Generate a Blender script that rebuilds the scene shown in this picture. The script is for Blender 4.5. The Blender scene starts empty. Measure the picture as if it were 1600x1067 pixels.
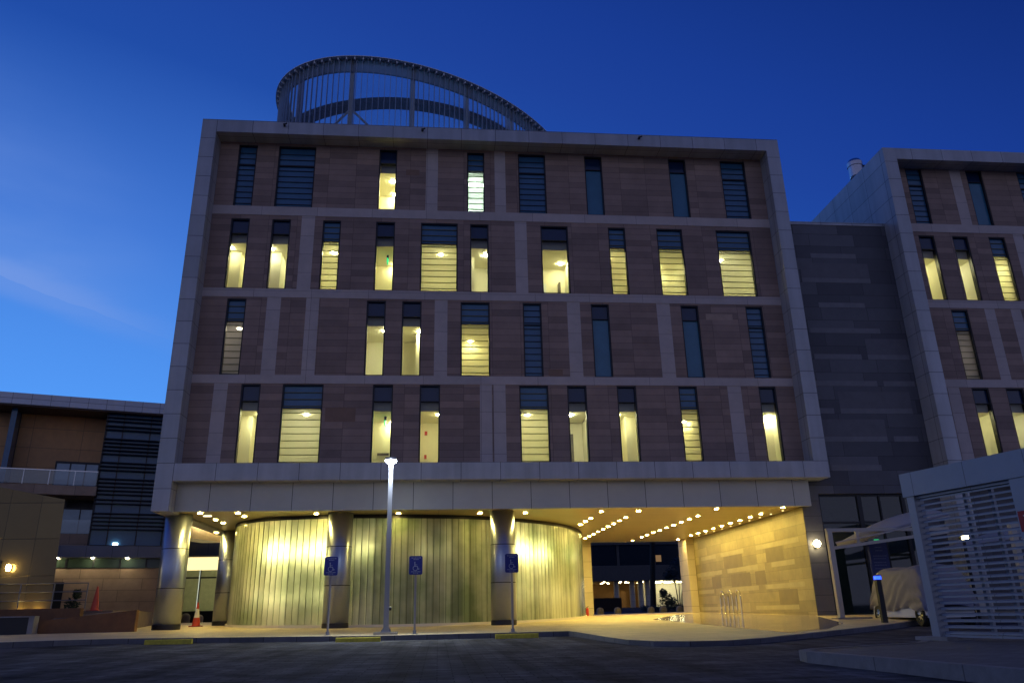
import bpy, math, random
from mathutils import Vector, Matrix
random.seed(7)
C = bpy.context.scene.collection
SC = bpy.context.scene
R = math.radians
PI = math.pi

# ------------------------------------------------------------------ camera, sky, exposure
cam_d = bpy.data.cameras.new('camera'); cam = bpy.data.objects.new('camera', cam_d); C.objects.link(cam)
CAM_H = 0.75
yaw, pitch, roll = 0.09838, 0.33886, -0.02182
cy, sy, cp, sp = math.cos(yaw), math.sin(yaw), math.cos(pitch), math.sin(pitch)
fw = Vector((sy*cp, cy*cp, sp)); rt = Vector((cy, -sy, 0)); up = rt.cross(fw)
r2 = rt*math.cos(roll) + up*math.sin(roll); u2 = -rt*math.sin(roll) + up*math.cos(roll)
cam.matrix_world = Matrix(((r2.x, u2.x, -fw.x, 0), (r2.y, u2.y, -fw.y, 0), (r2.z, u2.z, -fw.z, CAM_H), (0, 0, 0, 1)))
cam_d.sensor_width = 36; cam_d.lens = 1198.4/1600*36; cam_d.clip_start = 0.05; cam_d.clip_end = 6000
SC.camera = cam
SC.view_settings.view_transform = 'Standard'; SC.view_settings.look = 'None'
SC.view_settings.exposure = 0.0; SC.view_settings.gamma = 1.0
try:
    SC.cycles.use_denoising = True; SC.cycles.max_bounces = 6; SC.cycles.diffuse_bounces = 4; SC.cycles.glossy_bounces = 3
    SC.cycles.transmission_bounces = 4; SC.cycles.transparent_max_bounces = 12; SC.cycles.sample_clamp_indirect = 6.0
    SC.cycles.caustics_reflective = False; SC.cycles.caustics_refractive = False
except Exception: pass

world = bpy.data.worlds.new('World'); SC.world = world; world.use_nodes = True
def build_world():
    nt = world.node_tree; nt.nodes.clear(); N = nt.nodes.new; L = nt.links.new
    out = N('ShaderNodeOutputWorld'); bg = N('ShaderNodeBackground'); L(bg.outputs[0], out.inputs[0])
    bg.inputs[1].default_value = 0.1
    sky = N('ShaderNodeTexSky'); sky.sky_type = 'NISHITA'; sky.sun_disc = False
    sky.sun_elevation = R(-3.0); sky.sun_rotation = R(-60); sky.altitude = 0; sky.air_density = 1.0; sky.dust_density = 0.3; sky.ozone_density = 4.0
    tc = N('ShaderNodeTexCoord'); sep = N('ShaderNodeSeparateXYZ'); L(tc.outputs['Generated'], sep.inputs[0])
    def math_(op, a, b=None, clamp=False):
        m = N('ShaderNodeMath'); m.operation = op; m.use_clamp = clamp
        for i, v in enumerate((a, b)):
            if v is None: continue
            if isinstance(v, (int, float)): m.inputs[i].default_value = v
            else: L(v, m.inputs[i])
        return m.outputs[0]
    def dot(v):
        d = N('ShaderNodeVectorMath'); d.operation = 'DOT_PRODUCT'; L(tc.outputs['Generated'], d.inputs[0]); d.inputs[1].default_value = v
        return d.outputs['Value']
    # twilight: deep blue overhead, brighter azure low in the west (screen left), paler low sky behind the viewer, added to light the facade
    g = dot((-0.30, 0.55, -0.78))
    gl = N('ShaderNodeMapRange'); L(g, gl.inputs[0]); gl.inputs[1].default_value = -0.40; gl.inputs[2].default_value = 0.60
    ramp0 = N('ShaderNodeValToRGB'); L(gl.outputs[0], ramp0.inputs[0])
    els = ramp0.color_ramp.elements
    els[0].position = SKY[0][0]; els[0].color = SKY[0][1]; els[1].position = SKY[-1][0]; els[1].color = SKY[-1][1]
    for p, c in SKY[1:-1]:
        e = els.new(p); e.color = c
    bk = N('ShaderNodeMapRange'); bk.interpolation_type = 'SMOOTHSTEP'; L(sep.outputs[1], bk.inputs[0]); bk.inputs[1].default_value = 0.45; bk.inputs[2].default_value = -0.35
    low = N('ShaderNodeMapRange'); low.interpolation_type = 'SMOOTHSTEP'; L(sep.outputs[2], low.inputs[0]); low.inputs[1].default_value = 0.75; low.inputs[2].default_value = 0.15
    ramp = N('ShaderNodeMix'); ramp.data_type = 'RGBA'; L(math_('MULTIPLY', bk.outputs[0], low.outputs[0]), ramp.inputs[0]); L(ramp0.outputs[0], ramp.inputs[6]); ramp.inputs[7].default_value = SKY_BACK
    mul = N('ShaderNodeMix'); mul.data_type = 'RGBA'; mul.blend_type = 'MIX'; mul.inputs[0].default_value = SKY_MIX
    L(sky.outputs[0], mul.inputs[6]); L(ramp.outputs[2], mul.inputs[7])
    # thin cirrus streak, west
    n = Vector((-0.47, 0.81, 0.352)).cross(Vector((-0.36, 0.87, 0.325))).normalized()
    mp = N('ShaderNodeMapping'); L(tc.outputs['Generated'], mp.inputs[0]); mp.inputs[3].default_value = (3, 3, 9)
    ns = N('ShaderNodeTexNoise'); L(mp.outputs[0], ns.inputs[0]); ns.inputs['Scale'].default_value = 2.2; ns.inputs['Detail'].default_value = 5
    wob = math_('MULTIPLY', math_('SUBTRACT', ns.outputs[0], 0.5), 0.035)
    dn = math_('ADD', dot(n), wob)
    s = -1 if n.z < 0 else 1
    dn = math_('MULTIPLY', dn, s)          # positive above the streak
    core = N('ShaderNodeMapRange'); core.interpolation_type = 'SMOOTHERSTEP'; L(math_('ABSOLUTE', dn), core.inputs[0])
    core.inputs[1].default_value = 0.03; core.inputs[2].default_value = 0.0; core.inputs[3].default_value = 0; core.inputs[4].default_value = 1
    soft = N('ShaderNodeMapRange'); soft.interpolation_type = 'SMOOTHSTEP'; L(dn, soft.inputs[0])
    soft.inputs[1].default_value = 0.26; soft.inputs[2].default_value = 0.0; soft.inputs[3].default_value = 0; soft.inputs[4].default_value = 1
    above = math_('GREATER_THAN', dn, 0.0)
    softm = math_('MULTIPLY', math_('MULTIPLY', soft.outputs[0], above), math_('MULTIPLY', ns.outputs[0], 0.55))
    west = N('ShaderNodeMapRange'); west.interpolation_type = 'SMOOTHSTEP'; L(sep.outputs[0], west.inputs[0]); west.inputs[1].default_value = -0.27; west.inputs[2].default_value = -0.46
    fac = math_('MULTIPLY', math_('ADD', math_('MULTIPLY', core.outputs[0], 0.42), softm, True), west.outputs[0])
    cl = N('ShaderNodeMix'); cl.data_type = 'RGBA'; L(math_('MULTIPLY', fac, CLOUD_AMT), cl.inputs[0]); L(mul.outputs[2], cl.inputs[6]); cl.inputs[7].default_value = CLOUD_COL
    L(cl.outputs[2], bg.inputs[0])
SKY = [(0.0, (0.05, 0.26, 1.95, 1)), (0.085, (0.06, 0.30, 2.16, 1)), (0.234, (0.10, 0.48, 3.14, 1)), (0.315, (0.13, 0.58, 3.5, 1)), (0.43, (0.16, 0.80, 4.2, 1)), (0.63, (0.56, 2.0, 7.1, 1)), (0.82, (0.92, 3.4, 9.8, 1)), (1.0, (1.5, 4.4, 10.5, 1))]
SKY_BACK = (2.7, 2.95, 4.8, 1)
SKY_MIX = 0.93
CLOUD_AMT = 1.0; CLOUD_COL = (1.9, 3.3, 7.7, 1)
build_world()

# ------------------------------------------------------------------ helpers
def link(o, parent=None):
    C.objects.link(o)
    if parent is not None: o.parent = parent
    return o
def tag(o, label=None, cat=None, group=None, kind=None):
    if label: o['label'] = label
    if cat: o['category'] = cat
    if group: o['group'] = group
    if kind: o['kind'] = kind
    return o
def empty(name, loc=(0, 0, 0), label=None, cat=None, group=None):
    o = bpy.data.objects.new(name, None); o.location = loc; o.empty_display_size = 0.3
    link(o); return tag(o, label, cat, group)
def copy_tree(o, parent=None):
    c = o.copy(); C.objects.link(c)
    if parent is not None: c.parent = parent
    for ch in list(o.children): copy_tree(ch, c)
    return c
def wloc(p):
    v = Vector((0, 0, 0))
    while p is not None:
        v += p.location; p = p.parent
    return v
class MB:
    def __init__(s): s.v = []; s.f = []; s.m = []; s.uv = []; s.sm = []
    def face(s, pts, m=0, uv=None, smooth=False):
        b = len(s.v); s.v += [tuple(p) for p in pts]; s.f.append(list(range(b, b+len(pts)))); s.m.append(m); s.sm.append(smooth)
        if uv is None:
            P = [Vector(p) for p in pts]; n = Vector((0, 0, 0))
            for i in range(len(P)):
                a, c = P[i], P[(i+1) % len(P)]
                n += a.cross(c)
            ax = max(range(3), key=lambda i: abs(n[i]))
            uv = [(p[1], p[2]) if ax == 0 else ((p[0], p[2]) if ax == 1 else (p[0], p[1])) for p in pts]
        s.uv += uv
    def box(s, x0, x1, y0, y1, z0, z1, m=0, skip=''):
        if 'f' not in skip: s.face([(x0, y0, z0), (x1, y0, z0), (x1, y0, z1), (x0, y0, z1)], m)
        if 'b' not in skip: s.face([(x1, y1, z0), (x0, y1, z0), (x0, y1, z1), (x1, y1, z1)], m)
        if 'l' not in skip: s.face([(x0, y1, z0), (x0, y0, z0), (x0, y0, z1), (x0, y1, z1)], m)
        if 'r' not in skip: s.face([(x1, y0, z0), (x1, y1, z0), (x1, y1, z1), (x1, y0, z1)], m)
        if 't' not in skip: s.face([(x0, y0, z1), (x1, y0, z1), (x1, y1, z1), (x0, y1, z1)], m)
        if 'd' not in skip: s.face([(x0, y1, z0), (x1, y1, z0), (x1, y0, z0), (x0, y0, z0)], m)
    def obox(s, fn, a0, a1, b0, b1, c0, c1, m=0):
        """box in local coordinates (a,b,c) mapped by fn"""
        g = lambda a, b, c: fn(a, b, c)
        q = [((a0, b0, c0), (a1, b0, c0), (a1, b0, c1), (a0, b0, c1), 0, 2), ((a1, b1, c0), (a0, b1, c0), (a0, b1, c1), (a1, b1, c1), 0, 2),
             ((a0, b1, c0), (a0, b0, c0), (a0, b0, c1), (a0, b1, c1), 1, 2), ((a1, b0, c0), (a1, b1, c0), (a1, b1, c1), (a1, b0, c1), 1, 2),
             ((a0, b0, c1), (a1, b0, c1), (a1, b1, c1), (a0, b1, c1), 0, 1), ((a0, b1, c0), (a1, b1, c0), (a1, b0, c0), (a0, b0, c0), 0, 1)]
        for p in q: s.face([g(*k) for k in p[:4]], m, [(k[p[4]], k[p[5]]) for k in p[:4]])
    def cyl(s, cx, cy_, z0, z1, r, n=24, m=0, r1=None, caps=True, smooth=True):
        r1 = r if r1 is None else r1
        a = [2*PI*i/n for i in range(n+1)]
        for i in range(n):
            p = [(cx+r*math.cos(a[i]), cy_+r*math.sin(a[i]), z0), (cx+r*math.cos(a[i+1]), cy_+r*math.sin(a[i+1]), z0),
                 (cx+r1*math.cos(a[i+1]), cy_+r1*math.sin(a[i+1]), z1), (cx+r1*math.cos(a[i]), cy_+r1*math.sin(a[i]), z1)]
            s.face(p, m, [(r*a[i], z0), (r*a[i+1], z0), (r*a[i+1], z1), (r*a[i], z1)], smooth)
        if caps:
            s.face([(cx+r1*math.cos(t), cy_+r1*math.sin(t), z1) for t in a[:-1]], m)
            s.face([(cx+r*math.cos(t), cy_+r*math.sin(t), z0) for t in reversed(a[:-1])], m)
    def lathe(s, prof, cx=0, cy_=0, n=24, m=0, smooth=True):
        """prof: list of (r,z) bottom to top"""
        a = [2*PI*i/n for i in range(n+1)]
        for (ra, za), (rb, zb) in zip(prof[:-1], prof[1:]):
            for i in range(n):
                P = [(cx+ra*math.cos(a[i]), cy_+ra*math.sin(a[i]), za), (cx+ra*math.cos(a[i+1]), cy_+ra*math.sin(a[i+1]), za),
                     (cx+rb*math.cos(a[i+1]), cy_+rb*math.sin(a[i+1]), zb), (cx+rb*math.cos(a[i]), cy_+rb*math.sin(a[i]), zb)]
                if ra < 1e-5: P = [P[0], P[2], P[3]]
                elif rb < 1e-5: P = P[:3]
                s.face(P, m, [(p[0]+p[1], p[2]) for p in P], smooth)
    def tube(s, path, r, n=8, m=0, closed=False):
        P = [Vector(p) for p in path]; K = len(P); rings = []
        for i in range(K):
            if closed: t = (P[(i+1) % K]-P[i-1])
            else: t = (P[min(i+1, K-1)]-P[max(i-1, 0)])
            t.normalize(); ref = Vector((0, 0, 1)) if abs(t.z) < 0.9 else Vector((1, 0, 0))
            a = t.cross(ref).normalized(); b = t.cross(a)
            rr = r[i] if isinstance(r, (list, tuple)) else r
            rings.append([P[i]+(a*math.cos(2*PI*k/n)+b*math.sin(2*PI*k/n))*rr for k in range(n)])
        rng = range(K) if closed else range(K-1)
        for i in rng:
            A, B = rings[i], rings[(i+1) % K]
            for k in range(n):
                s.face([A[k], B[k], B[(k+1) % n], A[(k+1) % n]], m, smooth=True)
        if not closed:
            s.face(rings[0], m); s.face(list(reversed(rings[-1])), m)
    def prism(s, poly, z0, z1, m=0, mt=None):
        mt = m if mt is None else mt
        z0f = z0 if callable(z0) else (lambda x, y: z0); z1f = z1 if callable(z1) else (lambda x, y: z1)
        s.face([(x, y, z1f(x, y)) for x, y in poly], mt)
        s.face([(x, y, z0f(x, y)) for x, y in reversed(poly)], m)
        for i in range(len(poly)):
            a, b = poly[i], poly[(i+1) % len(poly)]
            s.face([(a[0], a[1], z0f(*a)), (b[0], b[1], z0f(*b)), (b[0], b[1], z1f(*b)), (a[0], a[1], z1f(*a))], m)
    def build(s, name, mats, parent=None, weld=False, base=None):
        mats = mats if isinstance(mats, (list, tuple)) else [mats]
        me = bpy.data.meshes.new(name)
        if parent is None and base is None:
            xs = [v[0] for v in s.v]; ys = [v[1] for v in s.v]; zs = [v[2] for v in s.v]
            base = ((min(xs)+max(xs))/2, (min(ys)+max(ys))/2, min(zs))
        off = wloc(parent) if parent is not None else Vector(base)
        me.from_pydata([(v[0]-off.x, v[1]-off.y, v[2]-off.z) for v in s.v], [], s.f)
        uv = me.uv_layers.new(name='UVMap'); flat = [c for p in s.uv for c in p]; uv.data.foreach_set('uv', flat)
        for m in mats: me.materials.append(m)
        me.polygons.foreach_set('material_index', s.m); me.polygons.foreach_set('use_smooth', s.sm)
        if weld:
            import bmesh
            bm = bmesh.new(); bm.from_mesh(me); bmesh.ops.remove_doubles(bm, verts=bm.verts, dist=1e-4); bm.to_mesh(me); bm.free()
        me.update()
        o = bpy.data.objects.new(name, me)
        if parent is None: o.location = base
        return link(o, parent)
def struct(name, mb, mats, weld=False):
    return tag(mb.build(name, mats, base=(0, 0, 0), weld=weld), kind='structure')

# ------------------------------------------------------------------ materials
MATS = {}
def pbsdf(name):
    m = bpy.data.materials.new(name); m.use_nodes = True; nt = m.node_tree
    return m, nt, nt.nodes['Principled BSDF']
def mat(name, col, rough=0.5, metal=0.0, var=0.12, vscale=3.0, bump=0.0, bscale=60.0, spec=0.5):
    m, nt, b = pbsdf(name); N = nt.nodes.new; L = nt.links.new
    tc = N('ShaderNodeTexCoord'); n1 = N('ShaderNodeTexNoise'); L(tc.outputs['Object'], n1.inputs[0])
    n1.inputs['Scale'].default_value = vscale; n1.inputs['Detail'].default_value = 6; n1.inputs['Roughness'].default_value = 0.65
    mr = N('ShaderNodeMapRange'); L(n1.outputs[0], mr.inputs[0]); mr.inputs[1].default_value = 0.3; mr.inputs[2].default_value = 0.7; mr.inputs[3].default_value = 1-var; mr.inputs[4].default_value = 1+var
    mx = N('ShaderNodeMix'); mx.data_type = 'RGBA'; mx.blend_type = 'MULTIPLY'; mx.inputs[0].default_value = 1; mx.inputs[6].default_value = (*col, 1); L(mr.outputs[0], mx.inputs[7])
    L(mx.outputs[2], b.inputs['Base Color'])
    rr = N('ShaderNodeMapRange'); L(n1.outputs[0], rr.inputs[0]); rr.inputs[3].default_value = max(0.02, rough-0.08); rr.inputs[4].default_value = min(1, rough+0.08); L(rr.outputs[0], b.inputs['Roughness'])
    b.inputs['Metallic'].default_value = metal; b.inputs['Specular IOR Level'].default_value = spec
    if bump:
        n2 = N('ShaderNodeTexNoise'); L(tc.outputs['Object'], n2.inputs[0]); n2.inputs['Scale'].default_value = bscale; n2.inputs['Detail'].default_value = 4
        bp = N('ShaderNodeBump'); bp.inputs['Strength'].default_value = bump; bp.inputs['Distance'].default_value = 0.02; L(n2.outputs[0], bp.inputs['Height']); L(bp.outputs[0], b.inputs['Normal'])
    return m
def emit(name, col, strength):
    m, nt, b = pbsdf(name); b.inputs['Base Color'].default_value = (0, 0, 0, 1)
    b.inputs['Emission Color'].default_value = (*col, 1); b.inputs['Emission Strength'].default_value = strength
    return m
def clad(name, c1, c2, joint, w, h, js=0.02, rough=0.5, metal=0.0, off=(0, 0), offset=0.0, bias=0.0, noise=0.1, nscale=2.0, bump=0.3, var2=None, streak=0.0):
    """rectangular panels or stone courses in UV metres, with joints"""
    m, nt, b = pbsdf(name); N = nt.nodes.new; L = nt.links.new
    uv = N('ShaderNodeUVMap'); uv.uv_map = 'UVMap'
    mp = N('ShaderNodeMapping'); L(uv.outputs[0], mp.inputs[0]); mp.inputs[1].default_value = (off[0], off[1], 0)
    bt = N('ShaderNodeTexBrick'); L(mp.outputs[0], bt.inputs[0]); bt.offset = offset; bt.squash = 1
    bt.inputs['Scale'].default_value = 1; bt.inputs['Mortar Size'].default_value = js/2; bt.inputs['Mortar Smooth'].default_value = 0.1; bt.inputs['Bias'].default_value = bias
    bt.inputs['Brick Width'].default_value = w; bt.inputs['Row Height'].default_value = h
    bt.inputs['Color1'].default_value = (*c1, 1); bt.inputs['Color2'].default_value = (*c2, 1); bt.inputs['Mortar'].default_value = (*joint, 1)
    tc = N('ShaderNodeTexCoord'); n1 = N('ShaderNodeTexNoise'); L(tc.outputs['Object'], n1.inputs[0]); n1.inputs['Scale'].default_value = nscale; n1.inputs['Detail'].default_value = 8; n1.inputs['Roughness'].default_value = 0.7
    mr = N('ShaderNodeMapRange'); L(n1.outputs[0], mr.inputs[0]); mr.inputs[1].default_value = 0.3; mr.inputs[2].default_value = 0.7; mr.inputs[3].default_value = 1-noise; mr.inputs[4].default_value = 1+noise
    src = mr.outputs[0]
    if streak:
        mp2 = N('ShaderNodeMapping'); L(uv.outputs[0], mp2.inputs[0]); mp2.inputs[3].default_value = (2.2, 0.12, 1)
        n3 = N('ShaderNodeTexNoise'); L(mp2.outputs[0], n3.inputs[0]); n3.inputs['Scale'].default_value = 1.0; n3.inputs['Detail'].default_value = 4
        m3 = N('ShaderNodeMapRange'); L(n3.outputs[0], m3.inputs[0]); m3.inputs[1].default_value = 0.35; m3.inputs[2].default_value = 0.65; m3.inputs[3].default_value = 1-streak; m3.inputs[4].default_value = 1+streak
        mm = N('ShaderNodeMath'); mm.operation = 'MULTIPLY'; L(src, mm.inputs[0]); L(m3.outputs[0], mm.inputs[1]); src = mm.outputs[0]
    mx = N('ShaderNodeMix'); mx.data_type = 'RGBA'; mx.blend_type = 'MULTIPLY'; mx.inputs[0].default_value = 1; L(bt.outputs[0], mx.inputs[6]); L(src, mx.inputs[7])
    L(mx.outputs[2], b.inputs['Base Color'])
    rr = N('ShaderNodeMapRange'); L(n1.outputs[0], rr.inputs[0]); rr.inputs[3].default_value = max(0.02, rough-0.07); rr.inputs[4].default_value = min(1, rough+0.07); L(rr.outputs[0], b.inputs['Roughness'])
    b.inputs['Metallic'].default_value = metal
    bp = N('ShaderNodeBump'); bp.inputs['Strength'].default_value = bump; bp.inputs['Distance'].default_value = 0.02; bp.invert = True; L(bt.outputs[1], bp.inputs['Height']); L(bp.outputs[0], b.inputs['Normal'])
    return m
def glass(name, tint=(1, 1, 1), refl=0.12, rough=0.02, haze=0.0, hazecol=(0.5, 0.5, 0.5)):
    """thin pane: transparent + mirror, optional diffuse and translucent veil"""
    m = bpy.data.materials.new(name); m.use_nodes = True; nt = m.node_tree; nt.nodes.clear(); N = nt.nodes.new; L = nt.links.new
    out = N('ShaderNodeOutputMaterial'); tr = N('ShaderNodeBsdfTransparent'); tr.inputs[0].default_value = (*tint, 1)
    gl = N('ShaderNodeBsdfGlossy'); gl.inputs['Roughness'].default_value = rough
    fr = N('ShaderNodeFresnel'); fr.inputs[0].default_value = 1.5
    ad = N('ShaderNodeMath'); ad.operation = 'MULTIPLY_ADD'; L(fr.outputs[0], ad.inputs[0]); ad.inputs[1].default_value = 1.0; ad.inputs[2].default_value = refl-0.04; ad.use_clamp = True
    mx = N('ShaderNodeMixShader'); L(ad.outputs[0], mx.inputs[0])
    if haze:
        tl = N('ShaderNodeBsdfTranslucent'); tl.inputs[0].default_value = (*hazecol, 1); df = N('ShaderNodeBsdfDiffuse'); df.inputs[0].default_value = (*hazecol, 1)
        m1 = N('ShaderNodeMixShader'); m1.inputs[0].default_value = 0.3; L(tl.outputs[0], m1.inputs[1]); L(df.outputs[0], m1.inputs[2])
        m2 = N('ShaderNodeMixShader'); m2.inputs[0].default_value = haze; L(tr.outputs[0], m2.inputs[1]); L(m1.outputs[0], m2.inputs[2]); L(m2.outputs[0], mx.inputs[1])
    else: L(tr.outputs[0], mx.inputs[1])
    L(gl.outputs[0], mx.inputs[2]); L(mx.outputs[0], out.inputs[0])
    return m

M = {}
M['panel'] = clad('pale_metal_panel', (0.40, 0.42, 0.44), (0.46, 0.47, 0.49), (0.08, 0.08, 0.09), 1.55, 0.96, 0.022, 0.42, 0.15, off=(10, 0.38), noise=0.10, nscale=0.7, streak=0.10)
M['fascia'] = clad('fascia_panel', (0.46, 0.46, 0.41), (0.50, 0.50, 0.45), (0.07, 0.07, 0.07), 1.55, 3.0, 0.025, 0.38, 0.25, off=(10.3, 0.3), noise=0.07, nscale=0.7)
M['stone'] = clad('brown_stone', (0.26, 0.18, 0.142), (0.40, 0.275, 0.212), (0.15, 0.10, 0.08), 1.22, 0.292, 0.015, 0.75, 0, off=(10.0, 0.03), noise=0.14, nscale=1.2)
M['stone_light'] = clad('pale_stone_strip', (0.53, 0.45, 0.40), (0.58, 0.49, 0.44), (0.28, 0.22, 0.2), 2.4, 0.876, 0.018, 0.7, 0, off=(0.7, 0.2), noise=0.1, nscale=1.5)
M['stone_dark'] = clad('dark_grey_stone', (0.075, 0.075, 0.085), (0.15, 0.15, 0.16), (0.04, 0.04, 0.045), 2.2, 0.62, 0.018, 0.6, 0, off=(0.4, 0.1), offset=0.33, noise=0.14, nscale=1.0)
M['stone_dark_l'] = mat('dark_grey_stone_pale', (0.20, 0.195, 0.20), 0.6, var=0.12)
M['stone_dark_m'] = mat('dark_grey_stone_mid', (0.145, 0.14, 0.148), 0.6, var=0.12)
M['stone_warm'] = clad('buff_limestone', (0.20, 0.165, 0.085), (0.33, 0.275, 0.145), (0.12, 0.095, 0.05), 2.3, 0.43, 0.010, 0.5, 0, off=(0.4, 0.34), offset=0.37, noise=0.2, nscale=1.6, bump=0.2)
M['stone_warm_l'] = mat('buff_limestone_pale', (0.35, 0.30, 0.175), 0.5, var=0.14, vscale=2)
M['stone_warm_d'] = mat('buff_limestone_dark', (0.18, 0.145, 0.075), 0.5, var=0.16, vscale=2)
M['pier_stone'] = clad('cream_stone', (0.55, 0.48, 0.36), (0.6, 0.52, 0.4), (0.25, 0.2, 0.14), 3.0, 0.86, 0.02, 0.5, 0, noise=0.06)
M['soffit'] = clad('soffit_strip_metal', (0.52, 0.42, 0.21), (0.56, 0.45, 0.23), (0.22, 0.17, 0.08), 30.0, 0.4, 0.012, 0.32, 0.3, noise=0.04, bump=0.1)
M['steel'] = clad('brushed_steel', (0.35, 0.40, 0.50), (0.35, 0.40, 0.50), (0.04, 0.04, 0.05), 40, 1.45, 0.03, 0.36, 0.9, off=(0, -0.41), noise=0.06, nscale=2.0, bump=0.5)
def brushed(m):
    nt = m.node_tree; b = nt.nodes['Principled BSDF']; b.inputs['Anisotropic'].default_value = 0.35
    b.inputs['Anisotropic Rotation'].default_value = 0.25; t = nt.nodes.new('ShaderNodeTangent'); t.direction_type = 'UV_MAP'; t.uv_map = 'UVMap'; nt.links.new(t.outputs[0], b.inputs['Tangent'])
brushed(M['steel'])
M['steel_plain'] = mat('stainless_steel', (0.55, 0.55, 0.56), 0.25, 1.0)
M['frame_dark'] = mat('dark_aluminium', (0.018, 0.020, 0.026), 0.4, 0.3)
M['transom'] = mat('navy_spandrel_glass', (0.010, 0.030, 0.085), 0.10, 0.0, var=0.05)
M['pane_blue'] = mat('blue_dark_glass', (0.05, 0.15, 0.27), 0.12, 0.0, var=0.12, vscale=1.2)
M['pane_teal'] = mat('teal_dark_glass', (0.05, 0.18, 0.28), 0.18, 0.0, var=0.12, vscale=1.0)
M['slat'] = mat('dark_louvre_blade', (0.13, 0.14, 0.07), 0.5, 0.2)
M['slat_blue'] = mat('blue_black_louvre_blade', (0.02, 0.03, 0.045), 0.5, 0.2)
M['clear'] = glass('clear_pane', (0.96, 0.97, 0.93), 0.06)
M['frost'] = glass('frosted_pane', (0.85, 0.87, 0.72), 0.05, 0.1, haze=0.45, hazecol=(0.85, 0.84, 0.66))
M['room'] = mat('cream_room_paint', (0.82, 0.79, 0.60), 0.7, 0, var=0.04, vscale=1.0)
M['bulkhead'] = mat('grey_bulkhead', (0.48, 0.48, 0.38), 0.7, 0, var=0.05)
M['room_white'] = mat('white_room_paint', (0.75, 0.80, 0.78), 0.7, 0, var=0.04)
M['room_dim'] = mat('dim_room_paint', (0.62, 0.60, 0.60), 0.7, 0, var=0.06)
WARM = (1.0, 0.70, 0.20)
M['lamp_in'] = emit('room_lamp', (1.0, 0.94, 0.50), 340)
M['lamp_in2'] = emit('room_lamp_pale', (1.0, 0.97, 0.62), 320)
M['lamp_in3'] = emit('room_lamp_warm', (1.0, 0.90, 0.43), 310)
M['lamp_white'] = emit('room_lamp_white', (0.80, 1.0, 0.93), 1000)
M['lamp_dim'] = emit('room_lamp_dim', (1.0, 0.85, 0.72), 60)
M['lamp_soffit'] = emit('soffit_lamp', (1.0, 0.76, 0.20), 540)
M['trim'] = mat('lamp_trim', (0.6, 0.55, 0.42), 0.3, 0.6)
M['door_dark'] = mat('grey_door_leaf', (0.10, 0.085, 0.06), 0.5)
M['green_sign'] = emit('exit_sign_green', (0.02, 0.9, 0.3), 1.1)
M['red_dev'] = mat('alarm_red', (0.45, 0.05, 0.03), 0.4)
M['asphalt'] = None
M['white_metal'] = mat('white_painted_metal', (0.62, 0.64, 0.66), 0.4, 0.1, var=0.06)
M['black'] = mat('black_metal', (0.012, 0.012, 0.014), 0.45, 0.2)
M['yellow'] = mat('worn_yellow_paint', (0.55, 0.45, 0.03), 0.6, 0, var=0.3, vscale=9, bump=0.3)
M['concrete'] = mat('grey_concrete', (0.26, 0.25, 0.24), 0.8, 0, var=0.2, vscale=2.5, bump=0.25)
M['kerb'] = clad('dark_kerb_stone', (0.10, 0.10, 0.11), (0.14, 0.14, 0.15), (0.05, 0.05, 0.05), 0.9, 2.0, 0.02, 0.8, 0, off=(0, 1), noise=0.2, nscale=4)
M['roof'] = mat('roof_membrane', (0.2, 0.2, 0.2), 0.8)
M['tree_bark'] = mat('bark', (0.06, 0.045, 0.03), 0.9, 0, var=0.3, vscale=8, bump=0.5, bscale=20)
M['leaf'] = mat('foliage', (0.045, 0.07, 0.025), 0.6, 0, var=0.5, vscale=3)
M['leaf_dark'] = mat('dark_foliage', (0.02, 0.035, 0.015), 0.6, 0, var=0.5, vscale=3)

# ------------------------------------------------------------------ ground levels
def cl(v, a=0.0, b=1.0): return max(a, min(b, v))
def zr(x, y):
    z = cl(0.0045*(y-8), 0, 0.075) + 0.012*cl(-x-1.5, 0, 9)*cl((y-10)/13)
    return z + 0.28*cl((y-50)/4) + 0.016*cl(y-58, 0, 40)
def zp(x, y):
    return 0.2 + 0.0105*(min(y, 46)-23.3) + 0.012*cl(-x-1.5, 0, 9) + 0.008*cl(x-3, 0, 13)*cl((y-24)/7)
FRONT = [(-40, 14.0), (-22, 17.0), (-14, 20.2), (-11, 21.8), (-9.3, 23.0), (-8.4, 23.3), (3.75, 23.3), (3.86, 22.6), (3.92, 20.2), (3.98, 18.6), (4.08, 17.3), (4.4, 16.5), (5.0, 16.05), (5.8, 15.98), (6.8, 16.6), (8.2, 17.9), (9.7, 19.3), (11.3, 20.8), (13.0, 22.5), (14.6, 24.2), (16.2, 26.2), (17.5, 28.2), (40, 28.4)]
def front(x):
    for (a, ya), (b, yb) in zip(FRONT[:-1], FRONT[1:]):
        if a <= x <= b: return ya+(yb-ya)*(x-a)/(b-a)
    return FRONT[0][1] if x < FRONT[0][0] else FRONT[-1][1]

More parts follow.
